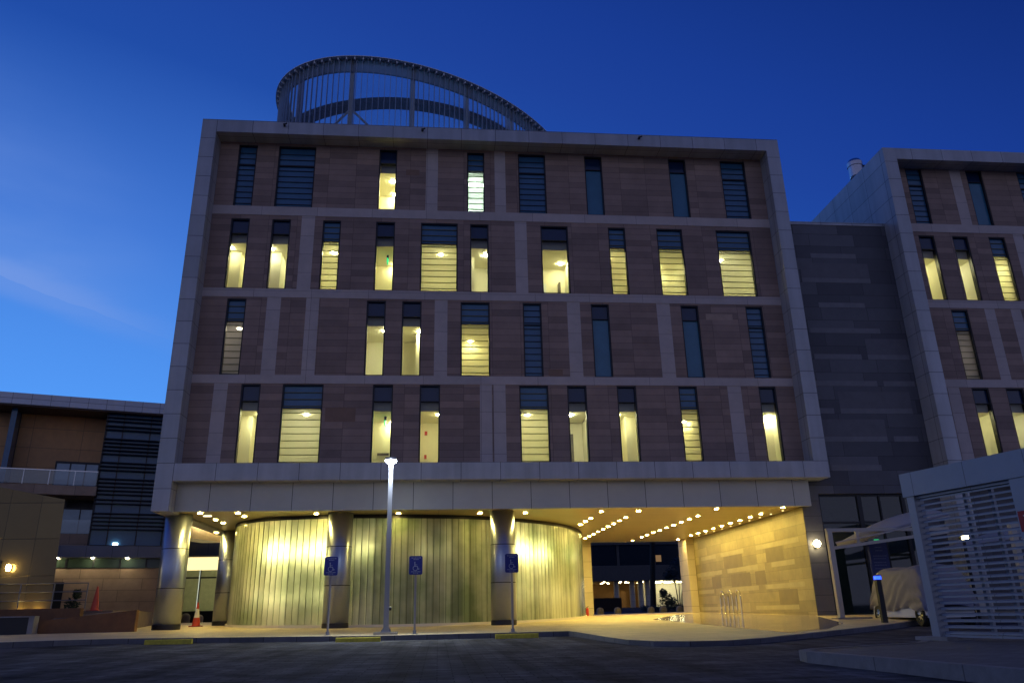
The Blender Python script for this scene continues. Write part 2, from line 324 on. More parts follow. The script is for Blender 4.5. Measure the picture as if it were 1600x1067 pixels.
def paver_mat(name, c1, c2, joint, w, h, rough, noise=0.25, nscale=1.2, blotch=0.3, bump=0.35):
    m = clad(name, c1, c2, joint, w, h, 0.014, rough, 0, offset=0.5, noise=noise, nscale=nscale, bump=bump, streak=0.28 if 'road' in name else 0.0)
    return m
M['asphalt'] = paver_mat('road_pavers', (0.060, 0.061, 0.066), (0.105, 0.105, 0.110), (0.03, 0.03, 0.033), 0.40, 0.20, 0.92, 0.55, 0.8)
for k_, sp_ in (('asphalt', 0.02),): M[k_].node_tree.nodes['Principled BSDF'].inputs['Specular IOR Level'].default_value = sp_
M['pave'] = paver_mat('granite_paving', (0.52, 0.42, 0.25), (0.60, 0.49, 0.30), (0.31, 0.25, 0.15), 0.9, 0.6, 0.55, 0.16, 1.2)
M['polish'] = clad('polished_granite', (0.32, 0.27, 0.22), (0.37, 0.31, 0.25), (0.2, 0.16, 0.12), 1.2, 1.2, 0.01, 0.10, 0, noise=0.1, nscale=3, bump=0.05)
M['near_pave'] = paver_mat('grey_interlocking_pavers', (0.10, 0.10, 0.105), (0.14, 0.14, 0.145), (0.06, 0.06, 0.06), 0.22, 0.11, 0.8, 0.25, 1.0)

def heightfield(xs, ys, fn):
    b = MB()
    for i in range(len(xs)-1):
        for j in range(len(ys)-1):
            q = [(xs[i], ys[j]), (xs[i+1], ys[j]), (xs[i+1], ys[j+1]), (xs[i], ys[j+1])]
            b.face([(x, y, fn(x, y)) for x, y in q], 0, q, True)
    return b
xs = [-1500, -500, -200, -100, -60]+[-40+2*i for i in range(0, 51)]+[80, 120, 250, 600, 1500]
ys = [-1500, -500, -150, -60, -30, -10]+[-6+1.0*i for i in range(0, 36)]+[32, 36, 40, 45, 50, 51, 52, 53, 54, 58, 65, 75, 85, 98, 120, 200, 500, 1500]
struct('road', heightfield(xs, ys, zr), M['asphalt'], weld=True)

def pavement():
    b = MB(); k = MB()
    X = sorted(set([p[0] for p in FRONT]+[-40+1.0*i for i in range(81)]))
    X = [x for x in X if -40 <= x <= 40]; T = [0, .05, .12, .2, .3, .45, .6, .8, 1]
    top = lambda x: (x, front(x))
    for a, c in zip(X[:-1], X[1:]):
        for t0, t1 in zip(T[:-1], T[1:]):
            q = []
            for x, t in ((a, t0), (c, t0), (c, t1), (a, t1)):
                y = front(x)+0.16; q.append((x, y+(53-y)*t))
            b.face([(x, y, zp(x, y)) for x, y in q], 0, q, True)
    s = 0
    for a, c in zip(X[:-1], X[1:]):
        ya, yc = front(a), front(c); d = math.hypot(c-a, yc-ya)
        za, zc = zp(a, ya)+0.004, zp(c, yc)+0.004
        k.face([(a, ya, -0.2), (c, yc, -0.2), (c, yc, zc), (a, ya, za)], 0, [(s, 0), (s+d, 0), (s+d, .2), (s, .2)])
        k.face([(a, ya, za), (c, yc, zc), (c, yc+0.17, zp(c, yc+.17)+0.004), (a, ya+0.17, zp(a, ya+.17)+0.004)], 0, [(s, .2), (s+d, .2), (s+d, .4), (s, .4)])
        s += d
    struct('pavement', b, M['pave'], weld=True); struct('kerb', k, M['kerb'])
    p = MB(); nx = 10
    poly = [(8.9, 33.2), (12.1, 40.6), (14.5, 43.2), (14.95, 31.2), (12.6, 24.4), (10.2, 20.6), (8.4, 18.9)]
    cx = sum(q[0] for q in poly)/len(poly); cyy = sum(q[1] for q in poly)/len(poly)
    def sub(pts, lv):
        if lv == 0: p.face([(x, y, zp(x, y)+0.006) for x, y in pts], 0, list(pts), True); return
        a, b_, c = pts; ab = ((a[0]+b_[0])/2, (a[1]+b_[1])/2); bc = ((b_[0]+c[0])/2, (b_[1]+c[1])/2); ca = ((c[0]+a[0])/2, (c[1]+a[1])/2)
        for t in ((a, ab, ca), (ab, b_, bc), (ca, bc, c), (ab, bc, ca)): sub(t, lv-1)
    for i in range(len(poly)):
        sub(((cx, cyy), poly[(i+1) % len(poly)], poly[i]), 3)
    struct('portico_floor', p, M['polish'], weld=True)
pavement()
npv = MB()
NP = [(5.05, 10.95), (5.2, 9.3), (5.27, 8.2), (5.36, 7.2), (5.6, 5), (6.0, -3), (34, -3), (34, 13.9), (8.9, 13.75), (8.35, 13.5), (7.7, 12.65), (6.2, 12.05), (5.5, 11.75), (5.15, 11.4)]
inset = []
cxn, cyn = 12.0, 7.0
npv.face([(x, y, 0.15) for x, y in reversed(NP)][::-1][::-1], 0)
struct('near_pavement', npv, M['near_pave'])
nk = MB(); s_ = 0
for a, c in zip(NP, NP[1:]+NP[:1]):
    d = math.hypot(c[0]-a[0], c[1]-a[1])
    if d > 15: continue
    n = Vector((-(c[1]-a[1]), c[0]-a[0])).normalized()*0.14
    nk.face([(a[0], a[1], -0.1), (c[0], c[1], -0.1), (c[0], c[1], 0.158), (a[0], a[1], 0.158)], 0, [(s_, 0), (s_+d, 0), (s_+d, .25), (s_, .25)])
    nk.face([(a[0], a[1], 0.158), (c[0], c[1], 0.158), (c[0]+n.x, c[1]+n.y, 0.158), (a[0]+n.x, a[1]+n.y, 0.158)], 0, [(s_, .25), (s_+d, .25), (s_+d, .4), (s_, .4)])
    s_ += d
M['near_kerb'] = clad('pale_kerb_stone', (0.19, 0.185, 0.185), (0.22, 0.215, 0.215), (0.1, 0.1, 0.1), 1.5, 2.0, 0.02, 0.85, 0, off=(0, 1), noise=0.2, nscale=5)
struct('near_kerb', nk, M['near_kerb'])

# ------------------------------------------------------------------ windows
FLOORS = {5: (17.85, 20.97), 4: (13.91, 17.24), 3: (10.09, 13.45), 2: (6.34, 9.71)}
YW = 30.8
def make_window(bld, x0, x1, fl, kind, lamps=(), extra=None, seed=0):
    zb, zt = FLOORS[fl]
    f = MB(); w = 0.055
    f.box(x0, x0+w, YW+0.03, YW+0.25, zb, zt, 0); f.box(x1-w, x1, YW+0.03, YW+0.25, zb, zt, 0)
    f.box(x0+w, x1-w, YW+0.03, YW+0.25, zt-w, zt, 0); f.box(x0+w, x1-w, YW+0.03, YW+0.25, zb, zb+0.05, 0)
    lit = kind in ('A', 'B', 'W', 'D')
    tz = zt-0.68 if kind in ('A', 'C') else zt-0.98
    f.box(x0+w, x1-w, YW+0.06, YW+0.22, tz-0.03, tz, 0)
    win = f.build('window', M['frame_dark'], bld)
    a, c = x0+w, x1-w
    p = MB(); p.box(a, c, YW+0.14, YW+0.17, tz, zt-w)
    p.build('transom_panel', M['transom'] if kind in ('A', 'C') else M['pane_blue'], win)
    g = MB()
    yb = YW+0.155
    if kind == 'A':
        g.face([(a, yb, zb+.05), (c, yb, zb+.05), (c, yb, tz-.03), (a, yb, tz-.03)]); g.build('pane', M['clear'], win)
    elif kind in ('B', 'W', 'D'):
        g.face([(a, yb, zb+.05), (c, yb, zb+.05), (c, yb, tz-.03), (a, yb, tz-.03)]); g.build('pane', M['frost'], win)
    else:
        g.box(a, c, YW+0.14, YW+0.17, zb+.05, tz-.03); g.build('pane', M['pane_teal'] if kind == 'C' else M['pane_blue'], win)
    if kind in ('B', 'W', 'D', 'K'):
        s = MB(); z = zb+0.18
        while z < zt-0.12:
            s.box(a, c, YW+0.10, YW+0.13, z, z+(0.030 if lit else 0.022)); z += 0.285
        s.build('louvre_blades', M['slat'] if lit else M['slat_blue'], win)
    if lit:
        r = MB(); e = 0.2; xa, xb = x0-e, x1+e; ya, yd = YW+0.256, YW+2.5
        zc = zt-1.03; k = 0
        r.face([(xa, yd, zb-.01), (xb, yd, zb-.01), (xb, yd, zc), (xa, yd, zc)], k)
        r.face([(xa, ya, zb-.01), (xa, yd, zb-.01), (xa, yd, zc), (xa, ya+.12, zc), (xa, ya, zt)], k)
        r.face([(xb, yd, zb-.01), (xb, ya, zb-.01), (xb, ya, zt), (xb, ya+.12, zc), (xb, yd, zc)], k)
        r.face([(xa, ya, zb-.01), (xb, ya, zb-.01), (xb, yd, zb-.01), (xa, yd, zb-.01)], k)
        r.face([(xa, ya+.12, zc), (xb, ya+.12, zc), (xb, yd, zc), (xa, yd, zc)], k)
        r.face([(xa, ya+.12, zc), (xb, ya+.12, zc), (xb, ya+.12, zt), (xa, ya+.12, zt)], 1)
        r.face([(xa, ya, zt), (xb, ya, zt), (xb, ya+.12, zt), (xa, ya+.12, zt)], 1)
        rnd = random.Random(seed)
        # a return wall on one side, as in the lit lobbies, seen as a paler vertical strip
        if kind == 'A' and 'noret' not in (extra or ()):
            sd = -1 if (x0+x1)/2 < -6 or rnd.random() < 0.4 else 1
            wx = 0.30
            if sd < 0: r.box(xa, xa+wx+e-0.05, ya+1.0, yd, zb, zc, k, skip='dtbl')
            else: r.box(xb-wx-e+0.05, xb, ya+1.0, yd, zb, zc, k, skip='dtbr')
        rm = M['room_white'] if kind == 'W' else (M['room_dim'] if kind == 'D' else M['room'])
        r.build('room', [rm, M['bulkhead']], win)
        lm = M['lamp_white'] if kind == 'W' else (M['lamp_dim'] if kind == 'D' else M[('lamp_in', 'lamp_in2', 'lamp_in', 'lamp_in3')[seed % 4]])
        for (fx, dy) in lamps or ((0.5, 0.9),):
            l = MB(); l.cyl(x0+(x1-x0)*fx, ya+dy, zc-0.035, zc-0.012, 0.085 if 0 <= fx <= 1 else 0.058, 14); l.build('ceiling_lamp', lm, win)
        for ex in (extra or ()):
            if ex == 'exit':
                q = MB(); q.box(x0+.52*(x1-x0), x0+.60*(x1-x0), ya+.85, ya+1.15, zc-.42, zc-.2); q.build('exit_sign', M['green_sign'], win)
                q = MB(); q.box(x0+.5*(x1-x0), x0+.62*(x1-x0), ya+.98, ya+1.02, zc-.2, zc-.01); q.build('sign_bracket', M['black'], win)
                q = MB(); q.box(x0+.1*(x1-x0), x0+.7*(x1-x0), yd-.08, yd-.01, zb+.9, zb+1.0); q.build('door_closer', M['door_dark'], win)
            if ex == 'door':
                q = MB(); q.box(x0+.02*(x1-x0), x0+.72*(x1-x0), yd-.06, yd-.01, zb, zc-.5); q.build('door', M['door_dark'], win)
            if ex == 'alarm':
                q = MB(); q.box(x0+.22*(x1-x0), x0+.36*(x1-x0), yd-.07, yd-.01, zc-.55, zc-.38); q.build('fire_alarm', M['red_dev'], win)
                q = MB(); q.box(x0+.22*(x1-x0), x0+.34*(x1-x0), yd-.07, yd-.01, zb+.75, zb+.92); q.build('call_point', M['red_dev'], win)
            if ex == 'plate':
                q = MB(); q.box(x0+.38*(x1-x0), x0+.58*(x1-x0), yd-.05, yd-.01, zb+.55, zb+.67); q.build('wall_plate', M['bulkhead'], win)
            if ex == 'doors':
                q = MB(); q.box(x0+.1*(x1-x0), x0+.42*(x1-x0), yd-.03, yd-.01, zb, zb+1.55); q.build('door', M['room_white'], win)
                q = MB(); q.box(x0+.86*(x1-x0), x0+.93*(x1-x0), yd-.4, yd-.05, zb, zb+1.5); q.build('door_edge', M['door_dark'], win)
                q = MB(); q.box(x0+.56*(x1-x0), x0+.68*(x1-x0), yd-.05, yd-.01, zb+.6, zb+.75); q.build('wall_plate', M['bulkhead'], win)
    return win

def facade_wall(bld, xa, xb, wins, strips, name='stone_wall', ztop=21.09, alt=None):
    b = MB(); rnd = random.Random(3)
    Y0, Y1 = YW, YW+0.256
    bands = {5: (17.85, ztop), 4: (13.91, 17.42), 3: (10.09, 13.52), 2: (6.34, 9.73)}
    for fl, (z0, z1) in bands.items():
        W = sorted(wins[fl]); zb, zt = FLOORS[fl]; zt = min(zt, z1-0.004)
        x = xa; solid = []
        for (w0, w1) in W:
            solid.append((x, w0)); x = w1
            b.box(w0, w1, Y0, Y1, zt, z1, 0, skip='tlrb')
        solid.append((x, xb))
        for (s0, s1) in solid:
            cuts = [s0]; ty = []
            cur = s0
            for (p0, p1) in sorted(strips.get(fl, [])):
                if p0 >= s0-.01 and p1 <= s1+.01:
                    if p0 > cur: b.box(cur, p0, Y0, Y1, z0, z1, 0, skip='tdb'+('' if cur == s0 else 'l')+'r')
                    b.box(p0, p1, Y0-0.006, Y1, z0, z1, 1, skip='tdb'); cur = p1
            if cur < s1: b.box(cur, s1, Y0, Y1, z0, z1, 0, skip='tdb')
    # odd darker / paler stones laid in the coursing
    for k in range(46 if alt is None else alt):
        fl = rnd.choice([5, 4, 3, 2]); z0, z1 = bands[fl]; x = rnd.uniform(xa+.3, xb-1.6); w = rnd.choice([0.61, 1.22, 1.22])
        if any(w0-.05 < x+w and x < w1+.05 for w0, w1 in list(wins[fl])+list(strips.get(fl, []))): continue
        r_ = rnd.randint(0, 9); zz = z0+0.05+r_*0.292
        hh = 0.29*rnd.choice([1, 1, 2])
        if zz+hh > z1-.1: continue
        b.box(x, x+w, Y0-0.004, Y0+0.01, zz, zz+hh, rnd.choice([2, 2, 3]), skip='b')
    o = b.build(name, [M['stone'], M['stone_light'], M['stone_b'], M['stone_c']], bld)
    for (z0, z1) in ((9.73, 10.09), (13.52, 13.91), (17.42, 17.85)):
        q = MB(); q.box(xa, xb, YW-0.025, YW+0.256, z0, z1); q.build('floor_band', M['stone_light'], bld)
    return o
M['stone_b'] = mat('stone_darker_block', (0.28, 0.17, 0.115), 0.75, var=0.12)
M['stone_c'] = mat('stone_paler_block', (0.47, 0.33, 0.24), 0.75, var=0.12)

# ------------------------------------------------------------------ main building
main = empty('office_building', (2.6, 38, 0.25), 'wide pale framed stone office block with tall slot windows and a lit open ground floor', 'building')
def main_building():
    f = MB()
    X0, X1, XI0, XI1, ZT, ZI, ZB, ZBT = -10.64, 15.88, -10.0, 15.27, 21.72, 21.09, 5.67, 6.34
    YB = 47.2
    f.box(X0, XI0, 30, YB, 4.55, ZT, 0)
    f.box(XI1, X1, 30, YB, ZB, ZT, 0)
    f.box(XI0, XI1, 30, 31.056, ZI, ZT, 0, skip='lr')
    f.box(XI0, XI1, 30, 31.056, ZB, ZBT, 0, skip='lr')
    f.box(XI0, XI1, YB-.3, YB, 4.62, ZT, 0, skip='lr')
    f.build('facade_frame', M['panel'], main)
    r = MB(); r.box(XI0, XI1, 31.056, YB-.3, 21.0, 21.3); r.build('roof', M['roof'], main)
    wins = {5: [(-9.18, -8.36), (-7.41, -5.75), (-2.89, -2.08), (1.13, 1.93), (3.5, 4.79), (6.64, 7.48), (10.69, 11.54), (13.23, 14.46)],
            4: [(-9.17, -8.37), (-7.42, -6.61), (-5.23, -4.44), (-2.91, -2.07), (-0.93, 0.71), (1.26, 2.09), (4.44, 5.70), (7.55, 8.35), (9.81, 11.03), (12.62, 14.26)],
            3: [(-8.96, -8.17), (-3.16, -2.35), (-1.66, -0.83), (0.84, 2.10), (3.54, 4.36), (6.55, 7.36), (10.59, 11.40), (13.57, 14.36)],
            2: [(-8.03, -7.26), (-6.39, -4.75), (-2.76, -1.93), (-0.84, 0.0), (3.30, 4.53), (5.33, 6.16), (7.46, 8.29), (10.14, 10.96), (13.69, 14.46)]}
    kinds = {5: ['K', 'K', ('A', ((.72, .8), (.78, 2.0)), ('noret',)), 'W', 'K', 'C', 'C', 'K'],
             4: [('A', ((-.1, .6), (1.1, 1.5))), ('A', ((-.1, .6), (1.1, 1.5)), ('plate',)), 'B', ('A', ((.9, 2.0),), ('exit', 'noret')), ('B', ((.55, .8),)), ('A', ((.9, .8),)), ('A', ((.92, 1.5),), ('doors', 'noret')), ('B', ((.1, .8),)), ('B', ((.5, 1.9),)), ('B', ((.3, .8),))],
             3: [('D', ((.5, .6),)), ('A', ((.9, .7),), ('noret',)), ('A', ((.9, .7),), ('plate',)), ('B', ((.4, 1.9),)), 'K', 'C', 'C', 'K'],
             2: [('A', ((.8, .7),)), ('B', ((.52, .7),)), ('A', ((.9, 2.0),), ('exit', 'noret')), ('A', ((.95, .7),), ('alarm', 'noret')), ('B', ((.35, .7),)), ('A', ((.3, .7),), ('door',)), ('A', ((.2, .7),)), ('B', ((.95, 1.9),)), ('A', ((.95, .8),), ('plate',))]}
    strips = {5: [(-0.75, -0.21), (2.4, 2.9)], 4: [(-6.15, -5.58), (3.27, 3.81)], 3: [(-7.32, -6.75), (-5.70, -5.16), (-0.27, 0.28), (5.49, 6.06), (9.5, 10.1)], 2: [(-9.1, -8.56), (1.65, 2.15), (2.22, 2.72), (12.3, 12.9)]}
    facade_wall(main, XI0, XI1, wins, strips)
    for fl in wins:
        for i, ((a, c), k) in enumerate(zip(wins[fl], kinds[fl])):
            k = (k,) if isinstance(k, str) else k
            make_window(main, a, c, fl, k[0], k[1] if len(k) > 1 else (), k[2] if len(k) > 2 else None, seed=fl*20+i)
    for x in (-7.07, -0.93, 9.13):
        q = MB(); q.tube([(x, 29.99, 21.5), (x, 29.86, 21.5)], 0.05, 10); q.tube([(x, 29.9, 21.5), (x+.12, 29.84, 21.53)], 0.035, 8); q.build('security_camera', M['black'], main)
    # fascia + soffit
    b = MB(); b.box(-9.99, 15.2, 30.6, 30.8, 4.6, 5.668); b.build('fascia', M['fascia'], main)
    b = MB(); b.box(-9.99, 15.27, 30.805, 46.9, 4.63, 4.9); b.build('soffit', M['soffit'], main)
    # downlights
    rows = [(6.73, [31.93, 34.32, 35.58, 36.86]), (8.28, [31.82]+[34.14+1.25*i for i in range(9)]), (11.46, [31.4]+[33.79+1.25*i for i in range(9)]+[46.0]),
            (14.14, [31.0]+[33.27+1.24*i for i in range(9)]+[45.67]), (-9.2, [31.2, 33.38, 34.58]), (-7.8, [31.28, 32.33]), (-4.86, [31.7]), (-1.62, [31.85]), (1.68, [32.0]), (3.56, [32.05])]
    first = None
    for x, l in rows:
        for y in l:
            if first is None:
                d = MB(); n = 18
                d.cyl(0, 0, -0.030, -0.012, 0.085, n, 0); d.lathe([(0.085, -0.034), (0.13, -0.034), (0.135, 0.0)], 0, 0, n, 1)
                me_o = d.build('downlight', [M['lamp_soffit'], M['trim']], None, base=(0, 0, 0)); me_o.parent = main; first = me_o; o = first
            else:
                o = first.copy(); C.objects.link(o)
            o.location = Vector((x, y, 4.628))-main.location
    for x, y in ((-10.32, 37.8), (-10.32, 39.1)):
        o = first.copy(); C.objects.link(o); o.location = Vector((x, y, 4.548))-main.location
    q = MB(); q.box(-9.35, -9.05, 32.15, 32.25, 4.6, 4.628); q.build('ceiling_sign_light', M['lamp_lin'], main)
    # wall washers along the stone wall (small recessed spots with real beams)
    for i in range(10):
        y = 32.3+1.25*i
        q = MB(); q.cyl(14.72, y, 4.605, 4.628, 0.045, 12); w = q.build('wall_washer', M['lamp_wash'], main)
        sd = bpy.data.lights.new('wall_washer_beam', 'SPOT'); sd.energy = WASH_W; sd.color = (1.0, 0.72, 0.20); sd.spot_size = R(52); sd.spot_blend = 0.6; sd.shadow_soft_size = 0.04
        so = bpy.data.objects.new('wall_washer_beam', sd); C.objects.link(so); so.parent = w; so.location = Vector((14.72, y, 4.59))-main.location; so.rotation_euler = (0, R(-2), 0)
    # columns
    for (x, y) in ((-10.14, 31.75), (-3.9, 31.75), (2.58, 31.75), (-9.72, 38.3)):
        q = MB(); q.cyl(x, y, zp(x, y)-.05, 4.63, 0.495, 40); c_ = q.build('column', M['steel'], main, weld=True)
        q = MB(); q.cyl(x, y, zp(x, y)-.05, zp(x, y)+.16, 0.46, 32); q2 = MB()
        q2.lathe([(0.50, zp(x, y)), (0.505, zp(x, y)+0.02), (0.505, zp(x, y)+0.17), (0.50, zp(x, y)+0.18)], x, y, 40); q2.build('base_ring', M['frame_dark'], c_)
    # uplight cups where the columns meet the soffit
    # curved channel-glass wall
    pts = [(-8.0, 41.0), (-8.75, 38.6), (-9.02, 36.9), (-8.91, 35.62), (-8.40, 34.41), (-7.60, 33.42), (-6.66, 32.82), (-5.57, 32.48), (-4.4, 32.32), (-3.25, 32.26), (-1.71, 32.38), (.38, 32.72), (2.02, 33.35), (3.50, 34.30), (4.78, 35.43), (5.95, 36.95), (6.83, 38.7), (7.45, 40.77), (7.75, 42.6), (7.8, 44.5), (7.5, 46.5)]
    P = []
    for i in range(len(pts)-1):
        p0 = Vector(pts[max(i-1, 0)]); p1 = Vector(pts[i]); p2 = Vector(pts[i+1]); p3 = Vector(pts[min(i+2, len(pts)-1)])
        for k in range(40):
            t = k/40; P.append(0.5*((2*p1)+(-p0+p2)*t+(2*p0-5*p1+4*p2-p3)*t*t+(-p0+3*p1-3*p2+p3)*t**3))
    P.append(Vector(pts[-1]))
    S = [0]
    for a, c in zip(P[:-1], P[1:]): S.append(S[-1]+(c-a).length)
    def at(s):
        import bisect
        i = min(max(bisect.bisect_left(S, s), 1), len(S)-1); t = (s-S[i-1])/max(S[i]-S[i-1], 1e-9); return P[i-1].lerp(P[i], cl(t))
    n = int(S[-1]/0.262); st = S[-1]/n
    g = MB(); z0, z1 = 0.36, 4.5
    for i in range(n):
        s0 = i*st; a, c = at(s0), at(s0+st); t = (c-a).normalized(); nrm = Vector((t.y, -t.x))
        prof = [(0.0, -0.035), (0.008, -0.035), (0.014, 0.0), (0.13, 0.005), (0.248, 0.0), (0.254, -0.035), (st, -0.035)]
        q = [a+t*u+nrm*v for u, v in prof]
        for k in range(len(q)-1):
            mm = 1 if k in (0, 5) else 0
            g.face([(q[k].x, q[k].y, z0), (q[k+1].x, q[k+1].y, z0), (q[k+1].x, q[k+1].y, z1), (q[k].x, q[k].y, z1)], mm,
                   [(s0+prof[k][0], z0), (s0+prof[k+1][0], z0), (s0+prof[k+1][0], z1), (s0+prof[k][0], z1)])
    gw = g.build('curved_glass_wall', [M['channel'], M['joint']], main)
    def ribbon(name, za, zb_, out, m, parent):
        k = MB(); N_ = 120
        for i in range(N_):
            a, c = at(S[-1]*i/N_), at(S[-1]*(i+1)/N_); t0 = (at(S[-1]*i/N_+.05)-at(S[-1]*i/N_-.05)).normalized(); t1 = (at(S[-1]*(i+1)/N_+.05)-at(S[-1]*(i+1)/N_-.05)).normalized()
            n0 = Vector((t0.y, -t0.x)); n1 = Vector((t1.y, -t1.x)); A = a+n0*out; B_ = c+n1*out; A2 = a-n0*.09; B2 = c-n1*.09
            fz = (lambda v, p: v(p.x, p.y) if callable(v) else v)
            k.face([(A.x, A.y, fz(za, A)), (B_.x, B_.y, fz(za, B_)), (B_.x, B_.y, fz(zb_, B_)), (A.x, A.y, fz(zb_, A))], 0, smooth=True)
            k.face([(A.x, A.y, fz(zb_, A)), (B_.x, B_.y, fz(zb_, B_)), (B2.x, B2.y, fz(zb_, B2)), (A2.x, A2.y, fz(zb_, A2))], 0)
            k.face([(A2.x, A2.y, fz(za, A2)), (B2.x, B2.y, fz(za, B2)), (B_.x, B_.y, fz(za, B_)), (A.x, A.y, fz(za, A))], 0)
        k.build(name, m, parent)
    ribbon('base_curb', 0.1, lambda x, y: max(zp(x, y)+.10, .40), 0.07, M['curb_white'], gw)
    ribbon('head_rail', 4.48, 4.63, 0.02, M['frame_dark'], gw)
    # inner lining a metre behind the glass, and the hidden tubes that glow through it
    k = MB(); N_ = 60
    for i in range(N_):
        sA = 1.2+(S[-1]-2.4)*i/N_; sB = 1.2+(S[-1]-2.4)*(i+1)/N_; pa, pb = at(sA), at(sB); ta = (at(sA+.05)-at(sA-.05)).normalized(); tb = (at(sB+.05)-at(sB-.05)).normalized()
        A = pa-Vector((ta.y, -ta.x))*1.1; B_ = pb-Vector((tb.y, -tb.x))*1.1
        k.face([(A.x, A.y, 0.3), (B_.x, B_.y, 0.3), (B_.x, B_.y, 4.62), (A.x, A.y, 4.62)], 0, smooth=True)
    k.build('inner_lining', M['lining'], gw)
    def s_of_x(x):
        best = min((abs(P[i].x-x)+(0 if P[i].y < 40 else 50), i) for i in range(len(P))); return S[best[1]]
    for (xa, xb, zz, pw) in GLOW:
        sa, sb = s_of_x(xa), s_of_x(xb); nl = max(2, int(abs(sb-sa)/0.5))
        k = MB(); path = []
        for i in range(nl+1):
            s = sa+(sb-sa)*i/nl; p = at(s); t = (at(s+.05)-at(s-.05)).normalized(); q = p-Vector((t.y, -t.x))*0.34; path.append((q.x, q.y, zz))
        k.tube(path, 0.03, 8); k.build('hidden_glow_tube', emit('hidden_glow_tube_%d' % int(pw*10), (1.0, 0.89, 0.46), pw), gw)
    # stone wall and piers of the open portico
    b = MB(); b.box(14.99, 15.26, 31.03, 47.15, 0.1, 4.63, 0); rnd = random.Random(21)
    for zz, hh in ((3.28, .2), (2.42, .21), (1.50, .2), (.62, .18)):
        y = 31.6+rnd.random()
        while y < 44.5:
            l = rnd.choice([1.6, 2.4, 3.2, 4.6]); y1 = min(y+l, 45.3); b.box(14.984, 15.0, y, y1, zz, zz+hh, 1, skip='r'); y = y1+rnd.choice([0, .8, 1.6])
    for zz, ys_ in ((2.64, ((33.4, 1.9), (38.2, 2.6))), (1.72, ((35.6, 1.2), (37.4, 2.6), (41.5, 1.4))), (.82, ((32.5, 1.9), (39.6, 2.3)))):
        for y, l in ys_: b.box(14.986, 15.0, y, y+l, zz, zz+.62, 2, skip='r')
    b.build('portico_wall', [M['stone_warm'], M['stone_warm_l'], M['stone_warm_d']], main)
    b = MB(); b.box(8.33, 8.93, 46.0, 46.9, 0.2, 4.63); b.build('pier', M['pier_stone'], main)
    b = MB(); b.box(14.55, 14.99, 45.5, 47.1, 0.2, 4.63); b.build('pier', M['pier_stone'], main)
WASH_W = 60
GLOW = [(-7.1, -4.2, 3.25, 200), (-3.3, -2.7, 3.25, 80), (3.2, 5.1, 3.25, 185), (-0.9, 0.4, 3.2, 9), (5.7, 6.9, 3.3, 35), (-7.4, -4.3, 1.5, 26), (3.2, 6.6, 1.5, 6)]  # low ones near the floor: unseen tubes added to brighten the lower glass
M['lamp_lin'] = emit('soffit_sign_lamp', (1.0, 0.85, 0.5), 4)
M['lamp_wash'] = emit('washer_lamp', (1.0, 0.75, 0.3), 2.5)
M['joint'] = mat('glass_joint', (0.12, 0.17, 0.06), 0.5)
M['curb_white'] = mat('white_curb_stone', (0.75, 0.70, 0.58), 0.6, var=0.05)
M['lining'] = mat('inner_lining_paint', (0.16, 0.16, 0.09), 0.8, var=0.4, vscale=0.5)
